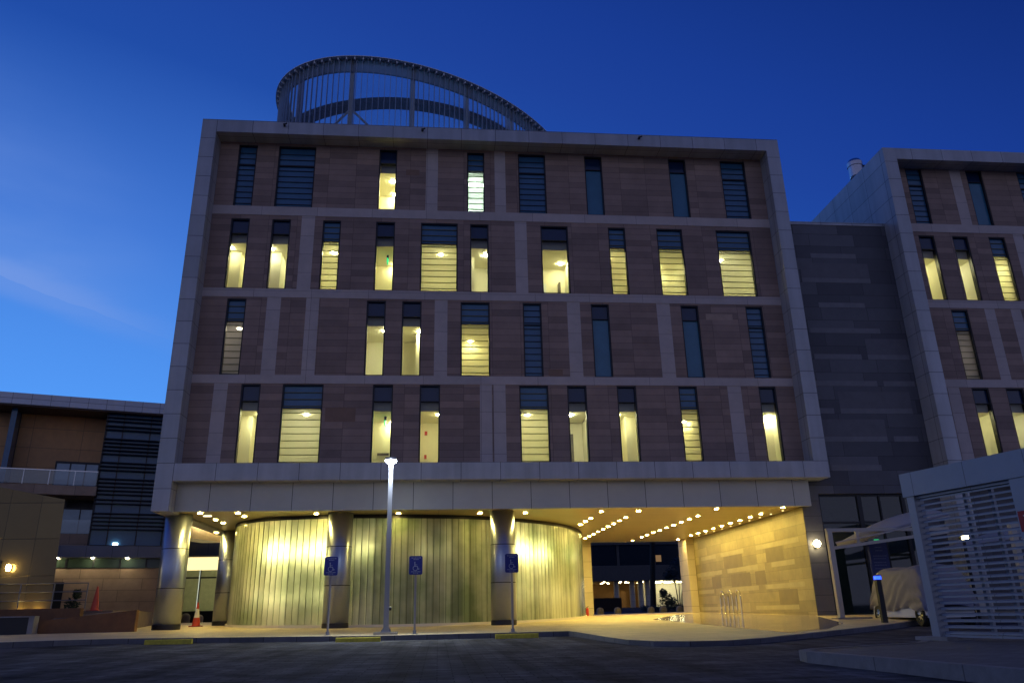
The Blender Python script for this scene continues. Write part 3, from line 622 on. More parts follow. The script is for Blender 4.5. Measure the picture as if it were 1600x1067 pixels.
def channel_mat():
    m = bpy.data.materials.new('channel_glass'); m.use_nodes = True; nt = m.node_tree; nt.nodes.clear(); N = nt.nodes.new; L = nt.links.new
    out = N('ShaderNodeOutputMaterial'); tc = N('ShaderNodeTexCoord'); uv = N('ShaderNodeUVMap'); uv.uv_map = 'UVMap'
    n1 = N('ShaderNodeTexNoise'); L(tc.outputs['Object'], n1.inputs[0]); n1.inputs['Scale'].default_value = 0.45; n1.inputs['Detail'].default_value = 4
    ramp = N('ShaderNodeValToRGB'); L(n1.outputs[0], ramp.inputs[0])
    ramp.color_ramp.elements[0].position = 0.36; ramp.color_ramp.elements[0].color = (0.26, 0.33, 0.19, 1)
    ramp.color_ramp.elements[1].position = 0.64; ramp.color_ramp.elements[1].color = (0.74, 0.76, 0.56, 1)
    # every channel a slightly different tint
    sx = N('ShaderNodeSeparateXYZ'); L(uv.outputs[0], sx.inputs[0]); dv = N('ShaderNodeMath'); dv.operation = 'DIVIDE'; L(sx.outputs[0], dv.inputs[0]); dv.inputs[1].default_value = 0.2622
    fl = N('ShaderNodeMath'); fl.operation = 'FLOOR'; L(dv.outputs[0], fl.inputs[0]); wn = N('ShaderNodeTexWhiteNoise'); wn.noise_dimensions = '1D'; L(fl.outputs[0], wn.inputs['W'])
    mr = N('ShaderNodeMapRange'); L(wn.outputs[0], mr.inputs[0]); mr.inputs[3].default_value = 0.66; mr.inputs[4].default_value = 1.2
    mx = N('ShaderNodeMix'); mx.data_type = 'RGBA'; mx.blend_type = 'MULTIPLY'; mx.inputs[0].default_value = 1; L(ramp.outputs[0], mx.inputs[6]); L(mr.outputs[0], mx.inputs[7])
    df = N('ShaderNodeBsdfDiffuse'); L(mx.outputs[2], df.inputs[0]); tl = N('ShaderNodeBsdfTranslucent'); L(mx.outputs[2], tl.inputs[0])
    gl = N('ShaderNodeBsdfGlossy'); gl.inputs['Roughness'].default_value = 0.22
    m1 = N('ShaderNodeMixShader'); m1.inputs[0].default_value = 0.45; L(df.outputs[0], m1.inputs[1]); L(tl.outputs[0], m1.inputs[2])
    fr = N('ShaderNodeFresnel'); fr.inputs[0].default_value = 1.5
    m2 = N('ShaderNodeMixShader'); L(fr.outputs[0], m2.inputs[0]); L(m1.outputs[0], m2.inputs[1]); L(gl.outputs[0], m2.inputs[2])
    bp = N('ShaderNodeBump'); bp.inputs['Strength'].default_value = 0.15; bp.inputs['Distance'].default_value = 0.01
    n2 = N('ShaderNodeTexNoise'); L(tc.outputs['Object'], n2.inputs[0]); n2.inputs['Scale'].default_value = 25; L(n2.outputs[0], bp.inputs['Height'])
    for s in (df, gl, tl): L(bp.outputs[0], s.inputs['Normal'])
    L(m2.outputs[0], out.inputs[0]); return m
M['channel'] = channel_mat()
main_building()

# ------------------------------------------------------------------ glazed drum on the roof
def roof_drum():
    cx, cyy, ea, eb, th = -0.5, 41.0, 9.9, 6.2, R(40)
    root = empty('roof_drum', (cx, cyy, 21.3), 'glazed oval steel drum rising behind the parapet on the roof of the office block', 'roof drum')
    ct, st_ = math.cos(th), math.sin(th)
    P0 = [Vector((cx+ea*math.cos(t)*ct-eb*math.sin(t)*st_, cyy+ea*math.cos(t)*st_+eb*math.sin(t)*ct)) for t in [2*PI*i/1440 for i in range(1441)]]
    S = [0]
    for u, v in zip(P0[:-1], P0[1:]): S.append(S[-1]+(v-u).length)
    T = S[-1]
    import bisect
    def at(s):
        s = s % T; i = min(max(bisect.bisect_left(S, s), 1), len(S)-1); f = (s-S[i-1])/max(S[i]-S[i-1], 1e-9)
        p = P0[i-1].lerp(P0[i], f); t = (P0[i]-P0[i-1]).normalized(); return p, Vector((t.y, -t.x)), t
    def pt(s, off, z):
        p, n, t = at(s); q = p+n*off; return (q.x, q.y, z)
    def ring(b, o0, o1, z0, z1, m=0, n=150):
        for i in range(n):
            t, u = T*i/n, T*(i+1)/n
            b.face([pt(t, o1, z0), pt(u, o1, z0), pt(u, o1, z1), pt(t, o1, z1)], m, [(t, z0), (u, z0), (u, z1), (t, z1)], True); b.face([pt(u, o0, z0), pt(t, o0, z0), pt(t, o0, z1), pt(u, o0, z1)], m, smooth=True)
            b.face([pt(t, o0, z1), pt(t, o1, z1), pt(u, o1, z1), pt(u, o0, z1)], m); b.face([pt(t, o1, z0), pt(t, o0, z0), pt(u, o0, z0), pt(u, o1, z0)], m)
    def stick(b, s, o0, o1, w, z0, z1, m=0):
        p, n, t = at(s); b.obox(lambda a_, b_, z_: (p.x+n.x*a_+t.x*b_, p.y+n.y*a_+t.y*b_, z_), o0, o1, -w/2, w/2, z0, z1, m)
    b = MB(); ring(b, -0.45, 0.10, 27.85, 27.97); b.build('rim', M['crown_metal'], root)
    b = MB(); ring(b, -0.16, -0.06, 27.1, 27.83); b.build('head_band', M['drum_band'], root)
    n = int(T/0.29); b = MB()
    for i in range(n): stick(b, T*i/n, -0.03, 0.07, 0.02, 21.3, 27.83)
    b.build('glazing_fins', M['fin'], root)
    nb = int(T/0.42); b = MB()
    for i in range(nb): stick(b, T*(i+.5)/nb, -0.10, 0.20, 0.06, 27.66, 27.81)
    ring(b, 0.10, 0.26, 27.81, 27.845)
    b.build('rim_brackets', M['crown_metal'], root)
    g = MB()
    for i in range(150):
        t, u = T*i/150, T*(i+1)/150
        g.face([pt(t, -0.035, 21.3), pt(u, -0.035, 21.3), pt(u, -0.035, 27.1), pt(t, -0.035, 27.1)], 0, smooth=True)
    g.build('glazing', M['drum_glass'], root)
    s0 = min(range(len(P0)), key=lambda i: (P0[i]-Vector((-4.7, 33.1))).length); s0 = S[s0]; npst = round(T/3.2)
    for k in range(npst):
        q = MB(); stick(q, s0+T*k/npst, -0.42, -0.17, 0.22, 21.3, 27.83); q.build('post', M['crown_metal'], root)
    for k in range(npst):
        q = MB(); sa = s0+T*k/npst; sb = s0+T*(k+1)/npst; za, zb = (25.0, 22.4) if k % 2 == 0 else (22.4, 25.0)
        q.tube([pt(sa, -0.33, za), pt((sa+sb)/2, -0.36, (za+zb)/2-.25), pt(sb, -0.33, zb)], 0.06, 8); q.build('brace', M['crown_metal'], root)
    # dark curved roof-edge beam inside the drum
    b = MB(); cb = (-2.45, 43.0)
    A = [R(-90-62+124*i/60) for i in range(61)]
    Q = lambda r, t, z: (cb[0]+r*math.cos(t), cb[1]+r*math.sin(t), z)
    for t, u in zip(A[:-1], A[1:]):
        b.face([Q(8.7, t, 26.17), Q(8.7, u, 26.17), Q(8.7, u, 26.5), Q(8.7, t, 26.5)], smooth=True); b.face([Q(8.1, u, 26.17), Q(8.1, t, 26.17), Q(8.1, t, 26.5), Q(8.1, u, 26.5)], smooth=True)
        b.face([Q(8.7, t, 26.17), Q(8.1, t, 26.17), Q(8.1, u, 26.17), Q(8.7, u, 26.17)]); b.face([Q(8.1, t, 26.5), Q(8.7, t, 26.5), Q(8.7, u, 26.5), Q(8.1, u, 26.5)])
    rb = b.build('ring_beam', M['ringdark'], root)
    b = MB()
    for i in range(26):
        t = R(-90-60+120*(i+.5)/26); c, s = math.cos(t), math.sin(t)
        b.obox(lambda a_, b_, z_: (cb[0]+a_*c-b_*s, cb[1]+a_*s+b_*c, z_), 8.35, 8.62, -.2, .2, 26.21, 26.248)
    b.build('beam_gap_dashes', M['ringgap'], rb)  # pale dashes in place of sky showing through gaps in the beam
    b = MB(); b.prism([(p.x, p.y) for p in P0[:-1:24]], 21.3, 21.6); b.build('deck', M['roof'], root)
M['crown_metal'] = mat('skylit_crown_metal', (0.80, 0.82, 0.84), 0.4, 0.0, var=0.05)  # lightened colour stands in for skylight on the crown
M['drum_band'] = glass('pale_band_glass', (0.75, 0.85, 0.85), 0.08, 0.05, haze=0.8, hazecol=(0.75, 0.8, 0.8))
M['fin'] = mat('fin_metal', (0.42, 0.48, 0.54), 0.4, 0.5)
M['drum_glass'] = glass('drum_glazing', (0.93, 0.96, 0.97), 0.05, 0.02, haze=0.2, hazecol=(0.6, 0.75, 0.8))
M['ringdark'] = mat('dark_steel', (0.02, 0.022, 0.026), 0.5, 0.3)
M['ringgap'] = mat('pinkish_sky_gap', (0.28, 0.23, 0.24), 0.6)
roof_drum()

# ------------------------------------------------------------------ stone link block between the two buildings
def link_block():
    root = empty('link_block', (18.5, 31.5, 0.3), 'windowless dark grey stone block with glass doors joining the two buildings', 'building')
    b = MB()
    b.box(15.0, 15.75, 31.0, 31.028, 0.1, 5.66); b.box(15.27, 15.75, 31.03, 31.6, 0.1, 5.66); b.box(15.75, 21.09, 31.0, 31.6, 5.14, 5.66, skip='l'); b.box(15.9, 21.09, 31.0, 31.6, 5.66, 17.75, skip='d')
    b.box(19.95, 21.09, 31.0, 31.6, 0.1, 5.14, skip='t'); b.build('wall', M['stone_dark'], root)
    rnd = random.Random(13); b = MB(); z = 6.1
    while z < 17.2:
        x = 15.95+rnd.choice([0, .6, 1.2])
        while x < 20.4:
            l = min(rnd.choice([1.1, 2.2, 3.3]), 21.0-x)
            b.box(x, x+l, 30.993, 31.0, z, z+.24, 0, skip='b')
            if rnd.random() < .45: b.box(x, x+l, 30.995, 31.0, z+.25, z+.98, 1, skip='b')
            x += l+rnd.choice([.3, 1.1, 2.2])
        z += 1.24
    b.build('stone_courses', [M['stone_dark_l'], M['stone_dark_m']], root)
    b = MB(); b.box(15.9, 21.09, 30.97, 32.4, 17.75, 17.9); b.build('coping', M['panel'], root)
    b = MB(); b.box(15.9, 21.09, 31.61, 47, 5.2, 17.7, skip='f'); b.build('body', M['stone_dark'], root)
    d = MB()
    for x0, x1 in ((15.76, 15.86), (17.5, 17.68), (18.46, 18.52), (19.45, 19.6), (19.85, 19.94)): d.box(x0, x1, 31.15, 31.3, 0.25, 5.13)
    d.box(15.86, 19.85, 31.16, 31.29, 3.94, 4.02); d.box(15.86, 19.85, 31.16, 31.29, 5.05, 5.13)
    dr = d.build('glass_door', M['frame_dark'], root)
    g = MB(); g.face([(15.86, 31.22, 0.3), (19.85, 31.22, 0.3), (19.85, 31.22, 5.05), (15.86, 31.22, 5.05)]); g.build('pane', M['door_glass'], dr)
    q = MB(); q.box(15.7, 19.95, 31.65, 36, 0.3, 5.1, skip='f'); q.build('lobby', M['lobby'], root)
    q = MB(); q.box(18.3, 18.52, 31.75, 31.8, 3.24, 3.34); q.build('exit_sign', M['green_sign'], root)
    q = MB(); q.lathe([(0.0, -.15), (.09, -.12), (.15, 0), (.09, .12), (0, .15)], 0, 0, 16)
    gl = MB(); gl.v = [(v[0]+15.3, v[1]+30.82, v[2]+3.12) for v in q.v]; gl.f = q.f; gl.m = q.m; gl.uv = q.uv; gl.sm = q.sm
    gl.build('globe_lamp', M['globe'], root)
    q = MB(); q.box(15.24, 15.36, 30.93, 31.0, 2.95, 3.25); q.build('lamp_bracket', M['black'], root)
M['door_glass'] = glass('dark_door_glass', (0.4, 0.5, 0.47), 0.08, 0.03, haze=0.3, hazecol=(0.10, 0.17, 0.16))  # pale haze in the panes stands in for the lighter lobby behind
M['lobby'] = mat('dark_lobby', (0.10, 0.13, 0.13), 0.6)
M['globe'] = emit('globe_lamp', (1.0, 0.80, 0.42), 32)
link_block()

# ------------------------------------------------------------------ right wing
def right_wing():
    root = empty('office_wing', (34, 40, 0.2), 'neighbouring pale framed stone office wing at the right edge, behind the louvred fence', 'building')
    X0, XI0, XI1, X1, ZT, ZI, YB = 21.1, 21.74, 46.0, 46.7, 21.5, 20.9, 62
    f = MB()
    f.box(X0, XI0, 30, YB, 0.1, ZT); f.box(XI1, X1, 30, YB, 0.1, ZT)
    f.box(XI0, XI1, 30, 31.056, ZI, ZT, skip='lr'); f.box(XI0, XI1, 30, 31.056, 5.67, 6.34, skip='lr'); f.box(XI0, XI1, YB-.3, YB, 0.1, ZT, skip='lr')
    f.build('facade_frame', M['panel'], root)
    r = MB(); r.box(XI0, XI1, 31.056, YB-.3, 20.7, 21.0); r.build('roof', M['roof'], root)
    wins = {5: [(22.6, 23.45), (25.75, 26.6), (28.45, 29.3), (31.2, 32.4), (34.5, 35.3), (38, 39.6)],
            4: [(22.55, 23.35), (24.25, 25.05), (26.1, 26.95), (28.9, 29.7), (31, 32.6), (35, 35.8)],
            3: [(23.35, 24.17), (28.6, 29.4), (31, 31.8), (34, 35.2)], 2: [(23.48, 24.3), (25.1, 25.95), (28.5, 30.1), (32, 32.8)]}
    kinds = {5: ['K', 'C', 'K', 'K', 'C', 'K'], 4: [('A', ((-.1, .6), (1.1, 1.5))), ('A', ((-.1, .6), (1.1, 1.5))), 'B', 'A', 'B', 'K'], 3: [('D', ((.5, 1.9),)), 'K', 'C', 'K'], 2: [('A', ((-.1, .6), (1.1, 1.5))), ('A', ((-.1, .6), (1.1, 1.5))), 'B', 'K']}
    strips = {5: [(24.9, 25.45)], 4: [(27.4, 27.9)], 3: [(25.0, 25.5), (26.3, 26.8)], 2: [(22.35, 22.9)]}
    facade_wall(root, XI0, XI1, wins, strips, ztop=ZI, alt=30)
    for fl in wins:
        for i, ((a, c), k) in enumerate(zip(wins[fl], kinds[fl])):
            k = (k,) if isinstance(k, str) else k
            make_window(root, a, c, fl, k[0], k[1] if len(k) > 1 else (), None, seed=200+fl*20+i)
    b = MB(); b.box(XI0, XI1, 31.2, 31.6, 0.1, 5.67); b.build('ground_floor_wall', M['stone_dark'], root)
    v = empty('roof_vent', (22.4, 34.4, 21.0), 'metal drum shaped exhaust vent standing on the roof edge of the right wing', 'roof vent')
    b = MB(); b.lathe([(0.0, 22.55), (.34, 22.55), (.36, 22.6), (.36, 23.2), (.40, 23.22), (.40, 23.45), (.3, 23.62), (0.0, 23.66)], 22.4, 34.4, 24); b.build('drum', M['steel_plain'], v)
    b = MB()
    for dx, dy in ((-.25, -.25), (.25, -.25), (.25, .25), (-.25, .25)): b.tube([(22.4+dx, 34.4+dy, 20.98), (22.4+dx*.9, 34.4+dy*.9, 22.56)], 0.035, 6)
    b.build('stand', M['black'], v)
    b = MB(); b.tube([(22.75, 34.4, 23.3), (23.0, 34.4, 23.3), (23.1, 34.4, 23.1), (23.1, 34.4, 20.98)], 0.08, 8); b.build('pipe', M['black'], v)
right_wing()

# ------------------------------------------------------------------ left hotel-like building, brass pavilion, terrace
def left_building():
    A = Vector((-23.24, 45.0)); d = Vector((0.952, 0.305)).normalized(); n = Vector((-d.y, d.x))   # n points away from the viewer
    fn = lambda u, v, z: (A.x+d.x*u+n.x*v, A.y+d.y*u+n.y*v, z)
    root = empty('terraced_building', fn(2, 5, 0.6), 'low stone and glass building with a wide overhanging roof slab beyond the brass pavilion', 'building')
    def ob(name, mt, parts, parent=root):
        b = MB()
        for p in parts: b.obox(fn, *p)
        return b.build(name, mt, parent)
    rf = ob('roof', M['roof_edge'], [(-26, 12, -0.6, 16, 12.38, 13.02)])
    ob('roof_soffit', M['soffit_brown'], [(-25.8, 11.8, -0.5, 3.2, 12.30, 12.376)], rf)
    ob('wall', M['stone_warm2'], [(-0.7, 3.75, 1.5, 1.9, 7.9, 12.3), (-26, -0.9, 1.5, 1.9, 8.0, 12.3)])
    ob('wall', M['stone_pale2'], [(0.6, 3.85, 0.5, 0.9, 4.75, 5.42), (-26, 8.6, 0.55, 0.95, 1.0, 3.58)])
    ob('side_glazing', M['pane_blue'], [(-1.0, -0.72, 0.2, 1.6, 7.9, 12.3)])
    w = ob('window', M['frame_dark'], [(1.45, 3.75, 1.38, 1.49, 9.5, 9.62), (1.45, 1.53, 1.38, 1.49, 7.9, 9.5), (2.2, 2.27, 1.38, 1.49, 7.9, 9.5), (3.0, 3.07, 1.38, 1.49, 7.9, 9.5), (3.68, 3.75, 1.38, 1.49, 7.9, 9.5)])
    ob('pane', M['pane_sky'], [(1.53, 2.2, 1.42, 1.45, 7.9, 9.5), (2.27, 3.0, 1.42, 1.45, 7.9, 9.5), (3.07, 3.68, 1.42, 1.45, 7.9, 9.5)], w)
    ob('balcony_slab', M['stone_pale2'], [(-26, 3.95, -0.6, 1.5, 7.42, 7.94)])
    bl = ob('balustrade', M['rail_glass'], [(-26, 3.9, -0.5, -0.46, 8.0, 8.75)])
    ob('handrail', M['steel_plain'], [(-26, 3.9, -0.51, -0.45, 8.75, 8.80)]+[(-26+1.25*i, -26+1.25*i+.03, -.52, -.47, 7.94, 8.75) for i in range(24)], bl)
    w = ob('window', M['frame_dark'], [(2.3, 3.9, 1.2, 1.3, 6.85, 6.95), (3.12, 3.18, 1.2, 1.3, 5.42, 6.85), (0.6, 2.4, 1.3, 1.4, 5.42, 7.4)])
    ob('pane', M['pane_sky'], [(2.3, 3.12, 1.24, 1.27, 5.42, 6.85), (3.18, 3.9, 1.24, 1.27, 5.42, 6.85)], w)
    bl = ob('balustrade', M['rail_glass'], [(0.6, 3.9, 0.55, 0.58, 5.45, 6.2)])
    # curtain wall tower with louvre fins
    t = ob('curtain_wall', M['pane_blue'], [(3.95, 8.6, 0.0, 0.06, 4.78, 12.3)])
    ob('mullions', M['frame_dark'], [(3.87, 3.97, -.06, .3, 4.75, 12.3), (4.78, 4.84, -.04, .06, 4.78, 12.3), (6.25, 6.31, -.04, .06, 4.78, 12.3), (7.6, 7.66, -.04, .06, 4.78, 12.3)], t)
    lv = []
    z = 12.05
    pat = [.22, .3, .22, .55, .22, .22, .22, .22, .5, .22, .22, .5, .22, .22, .22]
    for k in pat*2:
        lv.append((3.9, 8.7, -0.3, -0.04, z, z+0.05)); z -= k
        if z < 5.2: break
    ob('sun_louvres', M['slat_blue'], lv, t)
    ob('floor_band', M['panel_blue'], [(-26, 8.7, -0.3, 0.5, 4.1, 4.72)])
    cs = ob('clerestory', M['clere'], [(-26, 8.6, 0.5, 0.54, 3.58, 4.1)])
    for i in range(7): ob('mullion', M['frame_dark'], [(0.2+1.35*i, 0.28+1.35*i, .44, .5, 3.58, 4.1)], cs)
    for u in (2.51, 4.25, 6.0):
        q = MB(); p = fn(u, 0.05, 0); q.cyl(p[0], p[1], 4.06, 4.095, 0.07, 12); q.build('downlight', M['lamp_small'], root)
    ob('body', M['stone_dark'], [(-26, 8.4, 2.0, 15, 0.6, 12.3)])
    ob('door', M['frame_dark'], [(2.3, 3.0, 0.5, 0.54, 1.2, 2.82)])
    q = MB(); q.obox(fn, 5.15, 5.4, -.08, .0, 4.8, 4.9); q.build('flood_lamp', M['lamp_cool_small'], root)
M['roof_edge'] = clad('roof_edge_panel', (0.58, 0.60, 0.64), (0.64, 0.66, 0.70), (0.1, 0.1, 0.12), 0.95, 0.33, 0.02, 0.4, 0.2, off=(0, 0.17), noise=0.08)
M['soffit_brown'] = mat('brown_soffit', (0.10, 0.06, 0.045), 0.5, var=0.1)
M['stone_warm2'] = clad('lamplit_tan_stone', (0.60, 0.31, 0.12), (0.70, 0.38, 0.16), (0.2, 0.11, 0.06), 2.6, 1.15, 0.02, 0.55, 0, noise=0.12)  # orange pushed into the stone colour in place of lamplight on the wall
M['stone_pale2'] = clad('pinkish_stone', (0.42, 0.29, 0.19), (0.50, 0.36, 0.25), (0.13, 0.10, 0.08), 2.0, 0.62, 0.02, 0.65, 0, off=(.3, .1), offset=.4, noise=0.14)
M['panel_blue'] = clad('grey_panel', (0.25, 0.26, 0.29), (0.28, 0.29, 0.32), (0.09, 0.09, 0.1), 1.3, 3, 0.02, 0.5, 0.1, noise=0.08)
M['pane_sky'] = mat('reflecting_glass', (0.22, 0.30, 0.38), 0.12, 0.2, var=0.1)
M['rail_glass'] = glass('balustrade_glass', (0.75, 0.85, 0.9), 0.10, 0.03, haze=0.12, hazecol=(0.4, 0.5, 0.55))
M['clere'] = mat('green_clerestory_glass', (0.05, 0.08, 0.06), 0.12, 0, var=0.1)
M['lamp_small'] = emit('eaves_lamp', (1.0, 0.85, 0.5), 110)
M['lamp_cool_small'] = emit('cool_flood_lamp', (0.75, 0.9, 1.0), 14)
left_building()

def brass_pavilion():
    root = empty('metal_pavilion', (-17, 34, 0.9), 'brass toned metal pavilion with a sloping roof edge and a lit wall lamp', 'pavilion')
    b = MB(); zt0, zt1 = 5.95, 5.0   # front wall follows x; top edge falls to the right
    Y0 = 31.5
    xl, xr = -34.0, -14.42
    zt = lambda x: 5.22+(x-xr)*-0.265*0.75
    b.face([(xl, Y0, 0.9), (xr+.15, Y0, 0.9), (xr, Y0, zt(xr)), (xl, Y0, zt(xl))])
    b.face([(xr+.15, Y0, 0.9), (xr-5.2, 41, 0.9), (xr-5.3, 41, zt(xr)), (xr, Y0, zt(xr))])
    b.face([(xl, Y0, zt(xl)), (xr, Y0, zt(xr)), (xr-5.3, 41, zt(xr)), (xl, 41, zt(xl))])
    b.face([(xr-5.2, 41, 0.9), (xl, 41, 0.9), (xl, 41, zt(xl)), (xr-5.3, 41, zt(xr))])
    b.face([(xl, 41, 0.9), (xl, Y0, 0.9), (xl, Y0, zt(xl)), (xl, 41, zt(xl))])
    b.build('wall', M['brass'], root)
    for gx in (-15.35, -14.75):
        q = MB(); q.cyl(gx, Y0-.16, 1.125, 1.145, .06, 14); q.build('hidden_uplight', M['hidden_uplight'], root)  # unseen discs added for the gold glow low on the wall
    d = MB(); d.box(-17.6, -16.28, Y0-.04, Y0-.003, 1.1, 2.95); d.build('door', M['black'], root)
    q = MB(); q.lathe([(0.0, -.13), (.06, -.11), (.09, 0), (.06, .11), (0, .13)], 0, 0, 16); q.v = [(v[0]-15.95, v[1]+Y0-.16, v[2]+2.70) for v in q.v]; q.build('wall_lamp', M['globe2'], root)
    q = MB(); q.box(-16.0, -15.9, Y0-.08, Y0-.003, 2.6, 2.8); q.build('lamp_bracket', M['black'], root)
M['hidden_uplight'] = emit('hidden_uplight_glow', (1.0, 0.74, 0.22), 120)
M['brass'] = clad('brass_sheet', (0.15, 0.105, 0.045), (0.18, 0.13, 0.055), (0.07, 0.055, 0.03), 1.15, 1.35, 0.02, 0.24, 0.6, off=(0.3, 0.3), noise=0.08, nscale=1.5, bump=0.6)
M['globe2'] = emit('pavilion_lamp', (1.0, 0.78, 0.30), 50)
brass_pavilion()

def left_terrace():
    t = MB(); t.prism([(-60, 31.3), (-13.9, 31.3), (-12.2, 31.9), (-12.2, 34), (-15.6, 48), (-60, 48)], 0.0, 1.12); struct('terrace', t, [M['terrace']])
    b = MB(); y0, y1 = 29.9, 30.15
    xa, xb = -13.85, -10.62
    b.face([(xa, y0, 0.2), (xb, y0, 0.2), (xb, y0, 1.10), (xa, y0, 0.80)], 0); b.face([(xb, y1, 0.2), (xa, y1, 0.2), (xa, y1, 0.80), (xb, y1, 1.10)], 0)
    b.face([(xa, y0, .80), (xb, y0, 1.10), (xb, y1, 1.10), (xa, y1, .80)], 1); b.face([(xb, y0, .2), (xb, y1, .2), (xb, y1, 1.1), (xb, y0, 1.1)], 0); b.face([(xa, y1, .2), (xa, y0, .2), (xa, y0, .8), (xa, y1, .8)], 0)
    tag(b.build('ramp_wall', [M['rust_stone'], M['concrete']]), 'brown stone ramp wall rising towards the steel column', 'wall')
    r = MB(); r.face([(xa, y1, .72), (xb-.6, y1, 1.04), (xb-1.2, 31.9, 1.10), (xa, 31.3, .95)], 0); r.face([(xa, y1, .1), (xa, y1, .72), (xa, 31.3, .95), (xa, 31.3, .1)], 0); struct('ramp', r, [M['terrace']])
    b = MB(); b.box(-40, -14.05, 29.6, 29.85, 0.2, 0.93); b.box(-40, -14.0, 29.55, 29.9, 0.93, 0.97, 1); b.box(-14.05, -13.87, 29.55, 29.9, 0.2, 0.97, 1)
    tag(b.build('retaining_wall', [M['black_stone'], M['concrete']]), 'low black retaining wall with a pale coping at the far left', 'wall')
    b = MB(); b.box(-40, -13.0, 31.0, 31.28, 0.6, 1.22); tag(b.build('planter_wall', M['rust_stone']), 'long low brown planter wall under the steel railing', 'wall')
    rl = empty('railing', (-15.5, 31.15, 1.2), 'steel pipe railing with slim posts along the brown planter wall', 'railing')
    xs_ = [-20+1.18*i for i in range(7)]
    for x in xs_:
        q = MB(); q.tube([(x, 31.14, 1.2), (x, 31.14, 2.1)], 0.022, 8); q.build('post', M['rail_steel'], rl)
    for z in (2.1, 1.8, 1.5):
        q = MB(); q.tube([(-20, 31.14, z), (-12.9, 31.14, z)], 0.018, 8); q.build('rail', M['rail_steel'], rl)
M['rail_steel'] = mat('dull_rail_steel', (0.20, 0.20, 0.21), 0.45, 0.7)
M['terrace'] = mat('terrace_paving', (0.16, 0.12, 0.09), 0.8, var=0.2, vscale=2)
M['rust_stone'] = mat('rust_brown_stone', (0.17, 0.078, 0.028), 0.7, var=0.3, vscale=1.6, bump=0.3)
M['black_stone'] = mat('black_stone', (0.012, 0.012, 0.013), 0.5, var=0.2)
left_terrace()

# ------------------------------------------------------------------ rear buildings
def rear_left():
    root = empty('shopfront_building', (-17, 58, 0.5), 'distant building with a glowing glass shopfront seen between the two left columns', 'building')
    b = MB(); b.box(-24, -11, 55.6, 62, 4.78, 13); b.build('wall', M['panel_blue'], root)
    b = MB(); b.box(-24, -11, 55.3, 55.6, 4.70, 4.80); b.build('canopy_edge', M['pier_stone'], root)
    b = MB(); b.box(-24, -11, 55.7, 55.78, 3.86, 4.70); b.build('light_strip', M['strip_lit'], root)
    f = MB()
    for x in (-23, -20, -17.9, -15.98, -14.1, -12): f.box(x, x+.07, 55.62, 55.75, 1.2, 3.86)
    f.box(-24, -11, 55.62, 55.75, 3.32, 3.42); f.box(-24, -11, 55.6, 55.76, 1.15, 1.25); f.box(-24, -11, 55.6, 55.8, .3, 1.15)
    sf = f.build('shopfront', M['frame_dark'], root)
    g = MB(); g.face([(-24, 55.68, 1.25), (-11, 55.68, 1.25), (-11, 55.68, 3.86), (-24, 55.68, 3.86)]); g.build('pane', M['clear'], sf)
    r = MB(); r.box(-24, -11, 55.85, 60, 1.2, 4.6, skip='f'); r.build('shop_interior', M['shop_in'], root)
    for x in (-20.5, -18, -15.5, -13):
        q = MB(); q.box(x, x+.9, 57.2, 57.35, 4.5, 4.56); q.build('ceiling_lamp', M['lamp_shop'], root)
    q = MB(); q.tube([(-15.96, 55.55, 1.2), (-15.96, 55.55, 3.86)], .022, 6); q.build('mullion_lit_line', M['line_white'], root)  # glowing line laid over the mullion for its lit edge
    c = empty('brass_canopy', (-13.6, 48, 5.2), 'sloping brass fascia of a canopy beyond the leftmost columns', 'canopy')
    k = MB(); k.face([(-14.2, 46.2, 5.12), (-13.3, 50.6, 5.2), (-13.3, 50.6, 5.9), (-14.2, 46.2, 5.82)]); k.face([(-14.6, 50.6, 5.2), (-15.5, 46.2, 5.12), (-15.5, 46.2, 5.82), (-14.6, 50.6, 5.9)]); k.face([(-14.2, 46.2, 5.82), (-13.3, 50.6, 5.9), (-14.6, 50.6, 5.9), (-15.5, 46.2, 5.82)]); k.face([(-15.5, 46.2, 5.12), (-14.6, 50.6, 5.2), (-13.3, 50.6, 5.2), (-14.2, 46.2, 5.12)])
    k.face([(-15.5, 46.2, 5.12), (-14.2, 46.2, 5.12), (-14.2, 46.2, 5.82), (-15.5, 46.2, 5.82)])
    k.build('fascia', M['gold_paint'], c)
    for y in (47.2, 48.6, 49.8):
        k = MB(); k.box(-14.0+(y-46.2)*.205, -13.7+(y-46.2)*.205, y-.1, y+.1, 5.95, 6.0); k.build('canopy_lamp', M['lamp_small'], c)
    k = MB(); k.face([(-14.3, 46.2, 6.0), (-13.1, 46.2, 6.0), (-12.2, 50.6, 6.08), (-13.4, 50.6, 6.08)]); k.build('upper_lip', M['steel_plain'], c)
M['gold_paint'] = mat('gold_panel', (0.42, 0.30, 0.12), 0.35, 0.4)
M['strip_lit'] = emit('lit_strip', (1.0, 0.82, 0.36), 1.5)
M['shop_in'] = mat('pale_shop_paint', (0.5, 0.52, 0.38), 0.7)
M['lamp_shop'] = emit('shop_lamp', (1.0, 0.95, 0.6), 22)
M['line_white'] = emit('white_lit_line', (0.9, 1.0, 0.8), .7)
rear_left()

